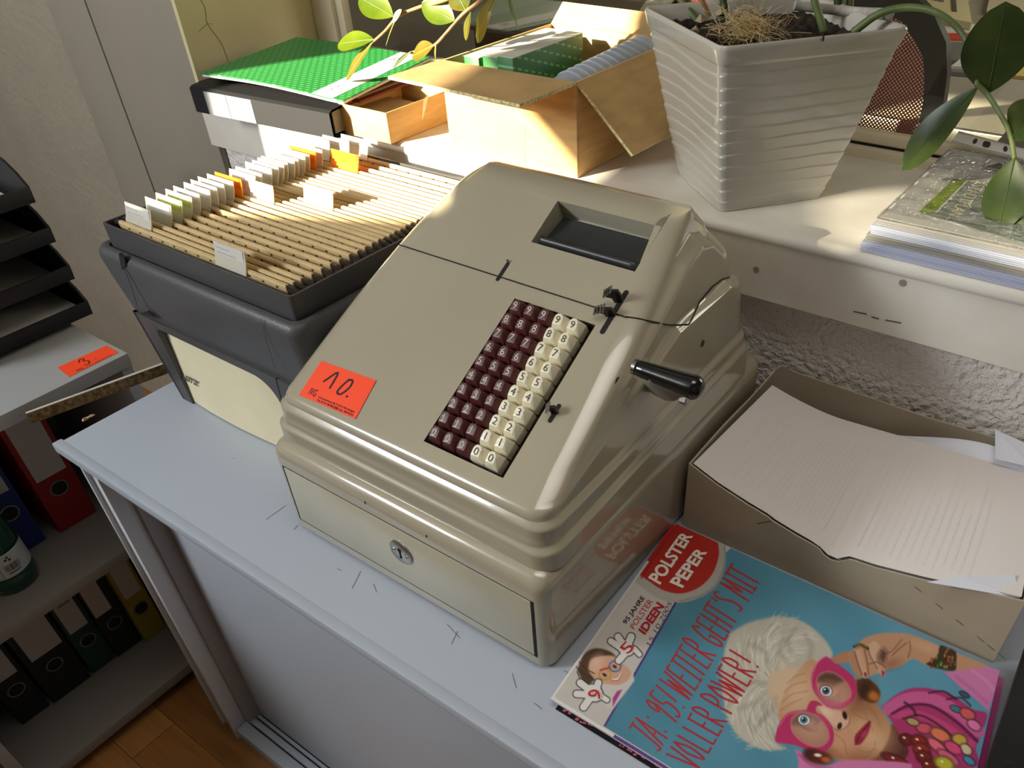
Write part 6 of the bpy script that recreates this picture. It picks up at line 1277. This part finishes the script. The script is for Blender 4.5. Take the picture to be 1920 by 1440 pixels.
P3 = np.stack([(TL + (TR - TL) * u + (BLm - TL) * v) for u, v in ((0, 0), (1, 0), (0, 1))]); PT = P3[0] + U.ravel()[:, None] * (P3[1] - P3[0]) + V.ravel()[:, None] * (P3[2] - P3[0]); PT[:, 2] = ZM + 0.0012 * np.sin(np.pi * np.clip(V.ravel(), 0, 1)) * (1 - U.ravel())
b = MB(); b.v = [tuple(p) for p in PT]; ii = (np.arange(NV - 1)[:, None] * NU + np.arange(NU - 1)[None, :]).ravel(); fcs = np.stack([ii, ii + NU, ii + NU + 1, ii + 1], 1); b.f = fcs.tolist(); b.m = [0] * len(b.f)
m_art = bpy.data.materials.new('printed cover'); m_art.use_nodes = True; nt = m_art.node_tree; at = nt.nodes.new('ShaderNodeAttribute'); at.attribute_name = 'print'; bs = nt.nodes['Principled BSDF']; bs.inputs['Roughness'].default_value = 0.34; nt.links.new(at.outputs['Color'], bs.inputs['Base Color'])
cov = obj('cover', b, m_art, mt, 60, 'printed cover with the portrait')
ca = cov.data.color_attributes.new('print', 'FLOAT_COLOR', 'POINT'); ca.data.foreach_set('color', np.concatenate([colr, np.ones((colr.shape[0], 1))], 1).ravel())
def cover_text(nm, txt, quad, col, bold=0.0, h=0.0016):
    b = MB(); text_on(b, txt, *[cover_pt(*Cz(*p)) for p in quad], off=(0, 0, h), bold=bold); return obj(nm, b, M('cover ink', col, 0.4), cov, 0)
cover_text('title_lettering', 'POLSTER', [(668, 394), (858, 112), (792, 82), (596, 352)], (236, 226, 210), 0.035)
cover_text('title_lettering', 'PEPER', [(796, 412), (938, 204), (882, 172), (718, 378)], (236, 226, 210), 0.035)
cover_text('margin_lettering', '95 JAHRE', [(478, 628), (588, 474), (558, 452), (450, 606)], (44, 38, 44), 0.02)
cover_text('margin_lettering', 'POLSTER', [(518, 650), (628, 490), (600, 470), (492, 630)], (186, 40, 50), 0.0)
cover_text('margin_lettering', 'IDEEN', [(580, 682), (694, 518), (650, 488), (540, 652)], (166, 30, 44), 0.04)
cover_text('pen_note', '15.10.2005', [(612, 742), (735, 505), (716, 482), (588, 728)], (60, 60, 66), -0.012)
cover_text('glove_number', '5', [(480, 790), (525, 758), (472, 712), (428, 760)], (190, 36, 46), 0.0, 0.0018)
cover_text('glove_number', '9', [(310, 1060), (345, 1025), (285, 985), (240, 1020)], (190, 36, 46), 0.0, 0.0018)

# ================================================================== BLACK TRAY at the right edge
m_blk = M('black tray plastic', (20, 20, 21), 0.4)
xa = 1.2245
bt = thing('black_desk_tray', 'black plastic tray at the right end beside the magazines', 'tray', (xa + 0.12, 0.2, 0))
obj('body', MB().box(xa + 0.012, xa + 0.25, -0.05, 0.356, 0.0006, 0.045, bev=0.004), m_blk, bt)
obj('flange', MB().box(xa, xa + 0.26, -0.06, 0.366, 0.045, 0.052, bev=0.003), m_blk, bt)
obj('rim', MB().box(xa + 0.03, xa + 0.036, -0.04, 0.346, 0.052, 0.066, bev=0.002), m_blk, bt)
obj('screw_hole', MB().lathe([(0.004, 0.0), (0.004, 0.0006), (0.0001, 0.0006)], (xa + 0.015, 0.21, 0.0518), 16), m_dark, bt)
# ================================================================== ROOM BEYOND THE WINDOW
m_dtop = M('far desk top', (186, 180, 168), 0.4, var=0.04, vscale=5)
m_chr = M('black chair plastic', (22, 21, 20), 0.4)
ch = thing('office_chair', 'office chair with red mesh back and black frame behind the window', 'chair', (0.72, 1.30, -0.72))
YC = 1.24
def chp(x, y, d=YC): return np.array(at_y((x, y), d))
oc = [chp(*p) for p in ((1600, -40), (1660, -32), (1712, -12), (1752, 30), (1774, 80), (1776, 140), (1768, 200), (1745, 262), (1715, 320), (1690, 370))]
ic = [chp(*p) for p in ((1600, 20), (1640, 18), (1690, 40), (1716, 76), (1731, 110), (1733, 150), (1731, 190), (1720, 250), (1700, 310), (1680, 365))]
def halfback(xm): pass
xm = oc[0][0] - 0.12
full_o = [np.array([2 * xm - p[0], p[1], p[2]]) for p in oc[::-1]] + [o_ for o_ in oc]; full_i = [np.array([2 * xm - p[0], p[1], p[2]]) for p in ic[::-1]] + ic
b = MB(); n = len(full_o); off = np.array([0, 0.025, 0]); rows = [full_o, full_i, [p + off for p in full_i], [p + off for p in full_o], full_o]; b.grid(rows); obj('back_frame', b, m_chr, ch, 50)
# mesh back: open net with real holes in the cloth
m_net = bpy.data.materials.new('red net'); m_net.use_nodes = True; nt = m_net.node_tree; bs = nt.nodes['Principled BSDF']; bs.inputs['Base Color'].default_value = (*lin((132, 46, 32)), 1); bs.inputs['Roughness'].default_value = 0.8; o_ = [q for q in nt.nodes if q.type == 'OUTPUT_MATERIAL'][0]
tc = nt.nodes.new('ShaderNodeTexCoord'); mp = nt.nodes.new('ShaderNodeMapping'); mp.inputs['Scale'].default_value = (205, 1, 205); mp.inputs['Rotation'].default_value = (0, rad(45), 0); nt.links.new(tc.outputs['Object'], mp.inputs[0]); sx = nt.nodes.new('ShaderNodeSeparateXYZ'); nt.links.new(mp.outputs[0], sx.inputs[0])
def mth(op, a, bv=None, b=None):
    q = nt.nodes.new('ShaderNodeMath'); q.operation = op; nt.links.new(a, q.inputs[0])
    if b is not None: nt.links.new(b, q.inputs[1])
    elif bv is not None: q.inputs[1].default_value = bv
    return q.outputs[0]
fx = mth('SUBTRACT', mth('FRACT', sx.outputs[0]), 0.5); fz = mth('SUBTRACT', mth('FRACT', sx.outputs[2]), 0.5); r2 = mth('ADD', mth('MULTIPLY', fx, b=fx), b=mth('MULTIPLY', fz, b=fz)); hole = mth('LESS_THAN', r2, 0.085)
tr = nt.nodes.new('ShaderNodeBsdfTransparent'); mx = nt.nodes.new('ShaderNodeMixShader'); nt.links.new(hole, mx.inputs[0]); nt.links.new(bs.outputs[0], mx.inputs[1]); nt.links.new(tr.outputs[0], mx.inputs[2]); nt.links.new(mx.outputs[0], o_.inputs[0])
b = MB(); cpt = np.mean(np.array(full_i), 0); b.add([p + np.array([0, 0.012, 0]) for p in full_i], [list(range(len(full_i)))]); obj('mesh_back', b, m_net, ch, 0, 'red open-mesh back rest')
obj('seat', MB().box(xm - 0.24, xm + 0.24, 1.30, 1.76, -0.30, -0.24, bev=0.02), m_chr, ch); obj('back_post', MB().tube([(xm, 1.29, 0.1), (xm, 1.33, -0.15), (xm, 1.42, -0.30)], 0.025, 10), m_chr, ch)
obj('column', MB().tube([(xm, 1.53, -0.30), (xm, 1.53, -0.64)], 0.03, 12), m_chr, ch)
for k in range(5): a = 2 * math.pi * k / 5; obj('foot_arm', MB().tube([(xm, 1.53, -0.63), (xm + 0.28 * math.cos(a), 1.53 + 0.28 * math.sin(a), -0.66)], [0.022, 0.014], 8), m_chr, ch); obj('castor', MB().lathe([(0.028, -0.01), (0.03, 0), (0.028, 0.01)], (xm + 0.28 * math.cos(a), 1.53 + 0.28 * math.sin(a), -0.688), 14, axis='x'), m_chr, ch)
# desk with phone and papers
dk_ = thing('far_desk', 'light desk in the room behind the window', 'desk', (0.5, 2.9, -0.72))
obj('desk_top', MB().box(0.32, 2.1, 2.08, 4.05, -0.03, 0.0, bev=0.004).box(-0.05, 0.33, 2.6, 4.05, -0.03, 0.0, bev=0.004), m_dtop, dk_)
for x, y in ((0.34, 2.15), (2.0, 2.15), (0.34, 3.95), (2.0, 3.95)): obj('leg', MB().box(x, x + 0.05, y, y + 0.05, -0.7195, -0.03), m_shelf, dk_)
obj('front_rail', MB().box(0.32, 2.1, 2.06, 2.08, -0.06, 0.004, bev=0.003), M('brushed metal edge', (190, 188, 180), 0.3, 0.8), dk_)
ph = thing('desk_phone', 'cream push-button telephone on the far desk', 'telephone', (0.30, 3.62, 0.0))
A_ = [np.array(at_z(p, 0.03)) for p in ((1690, 16), (1823, 42), (1812, -20), (1706, -40))]
b = MB(); b.hull([p for p in A_] + [p - np.array([0, 0, 0.029]) for p in A_], bev=0.004); obj('body', b, M('cream phone', (214, 202, 160), 0.45), ph)
fA = lambda u, v, h=0.0015: (A_[0] * (1 - u) + A_[1] * u) * (1 - v) + (A_[3] * (1 - u) + A_[2] * u) * v + np.array([0, 0, h])
b = MB()
for i in range(3):
    for j in range(4): 
        b = MB(); u, v = 0.32 + i * 0.11, 0.42 + j * 0.13; b.hull([fA(u + du_, v + dv_, h) for du_ in (0, 0.075) for dv_ in (0, 0.075) for h in (0, 0.006)]); obj('push_button', b, M('phone key', (150, 148, 140), 0.5), ph, 0)
b = MB(); b.hull([fA(u, v, h) for u in (0.74, 0.80) for v in (0.2, 0.95) for h in (0, 0.004)]); obj('speaker_slot', b, M('phone grille', (92, 86, 74), 0.6), ph, 0)
b = MB(); b.hull([fA(u, v, h) for u in (0.04, 0.22) for v in (0.0, 1.0) for h in (0.004, 0.035)], bev=0.006); obj('handset', b, M('phone handset', (206, 196, 156), 0.45), ph)
def flat(nm, px_, z, mt, lab, cat, t=0.003):
    q = [np.array(at_z(p, z)) for p in px_]; b = MB(); b.prism(q, (0, 0, -t)); o = obj(nm, b, mt, smooth=0); return tag(o, lab, cat)
flat('red_folder', ((1752, 72), (1830, 74), (1830, 62), (1752, 62)), 0.006, M('red folder', (206, 60, 50), 0.5), 'narrow red folder on the far desk below the telephone', 'folder', 0.005)
flat('paper_or_highlight', ((1740, 60), (1830, 61), (1850, 44), (1740, 48)), 0.004, m_wht, 'white papers on the far desk in front of the telephone', 'paper')
flat('grey_keyboard_pad', ((1755, 132), (1850, 140), (1840, 80), (1755, 78)), 0.012, M('grey pad', (120, 118, 116), 0.5), 'dark grey desk pad on the far desk', 'desk pad', 0.011)
flat('yellow_envelope', ((1892, 140), (1990, 150), (1960, 60), (1905, 85)), 0.010, M('yellow paper', (214, 190, 110), 0.7), 'yellowish envelope on the far desk at the right', 'envelope', 0.009)
flat('paper_pile', ((1850, 20), (1990, 60), (1990, -30), (1860, -30)), 0.016, M('cream papers', (212, 202, 172), 0.7), 'pile of cream papers at the rear of the far desk', 'paper', 0.015)
b = MB(); q = [np.array(at_z(p, 0.02)) for p in ((1783, 124), (1808, 112), (1830, 108), (1822, 126))]; b.hull([p for p in q] + [p - np.array([0, 0, 0.019]) for p in q] + [(q[1] + q[2]) / 2 + np.array([0, 0, 0.03])]); o = obj('crumpled_paper', b, m_wht, smooth=0); tag(o, 'crumpled white paper on the far desk', 'paper')
# dark low cupboard below the far desk edge and grey furniture further left
cp = thing('dark_cupboard', 'dark low cupboard standing right behind the window', 'cupboard', (1.35, 1.45, -0.72))
obj('body', MB().box(0.90, 2.2, 1.30, 1.72, -0.7195, 0.14, bev=0.004), M('dark cupboard', (42, 40, 40), 0.3), cp); obj('top_edge', MB().box(0.90, 2.2, 1.28, 1.74, 0.14, 0.16, bev=0.004), M('grey top', (132, 128, 122), 0.3), cp)
gc_ = thing('grey_cabinet', 'grey cabinet in the room behind the window, above the large carton', 'cabinet', (-0.5, 2.6, -0.72))
obj('body', MB().box(-1.15, -0.25, 2.3, 2.95, -0.7195, 0.02, bev=0.004), M('grey cabinet', (120, 114, 106), 0.5, var=0.12, vscale=4, stretch=(6, 1, 1)), gc_); obj('top', MB().box(-1.17, -0.23, 2.28, 2.97, 0.02, 0.04, bev=0.003), M('grey cabinet top', (148, 142, 132), 0.4), gc_)
b = MB(); q = [np.array(at_z(p, 0.045)) for p in ((1102, 34), (1142, 38), (1150, 34), (1130, 24))]; b.prism(q, (0, 0, -0.004)); o = obj('paper_or_highlight', b, m_wht, smooth=0); tag(o, 'small white patch painted as a highlight on the grey cabinet behind the window', 'paper')  # white patch stands in for a highlight on the cabinet top
bb = thing('black_machine', 'black office machine with shiny rollers behind the window, left of the plant', 'printer', (-0.02, 2.2, -0.72))
obj('body', MB().box(-0.22, 0.30, 1.95, 2.5, -0.7195, 0.10, bev=0.01), m_chr, bb)
for y, z in ((2.02, 0.118), (2.12, 0.122)): obj('roller', MB().tube([(-0.18, y, z), (0.26, y, z)], 0.017, 14), m_steel, bb)
obj('shiny_lid', MB().box(-0.20, 0.28, 2.2, 2.46, 0.10, 0.115, bev=0.004), M('gloss lid', (30, 30, 30), 0.1), bb)
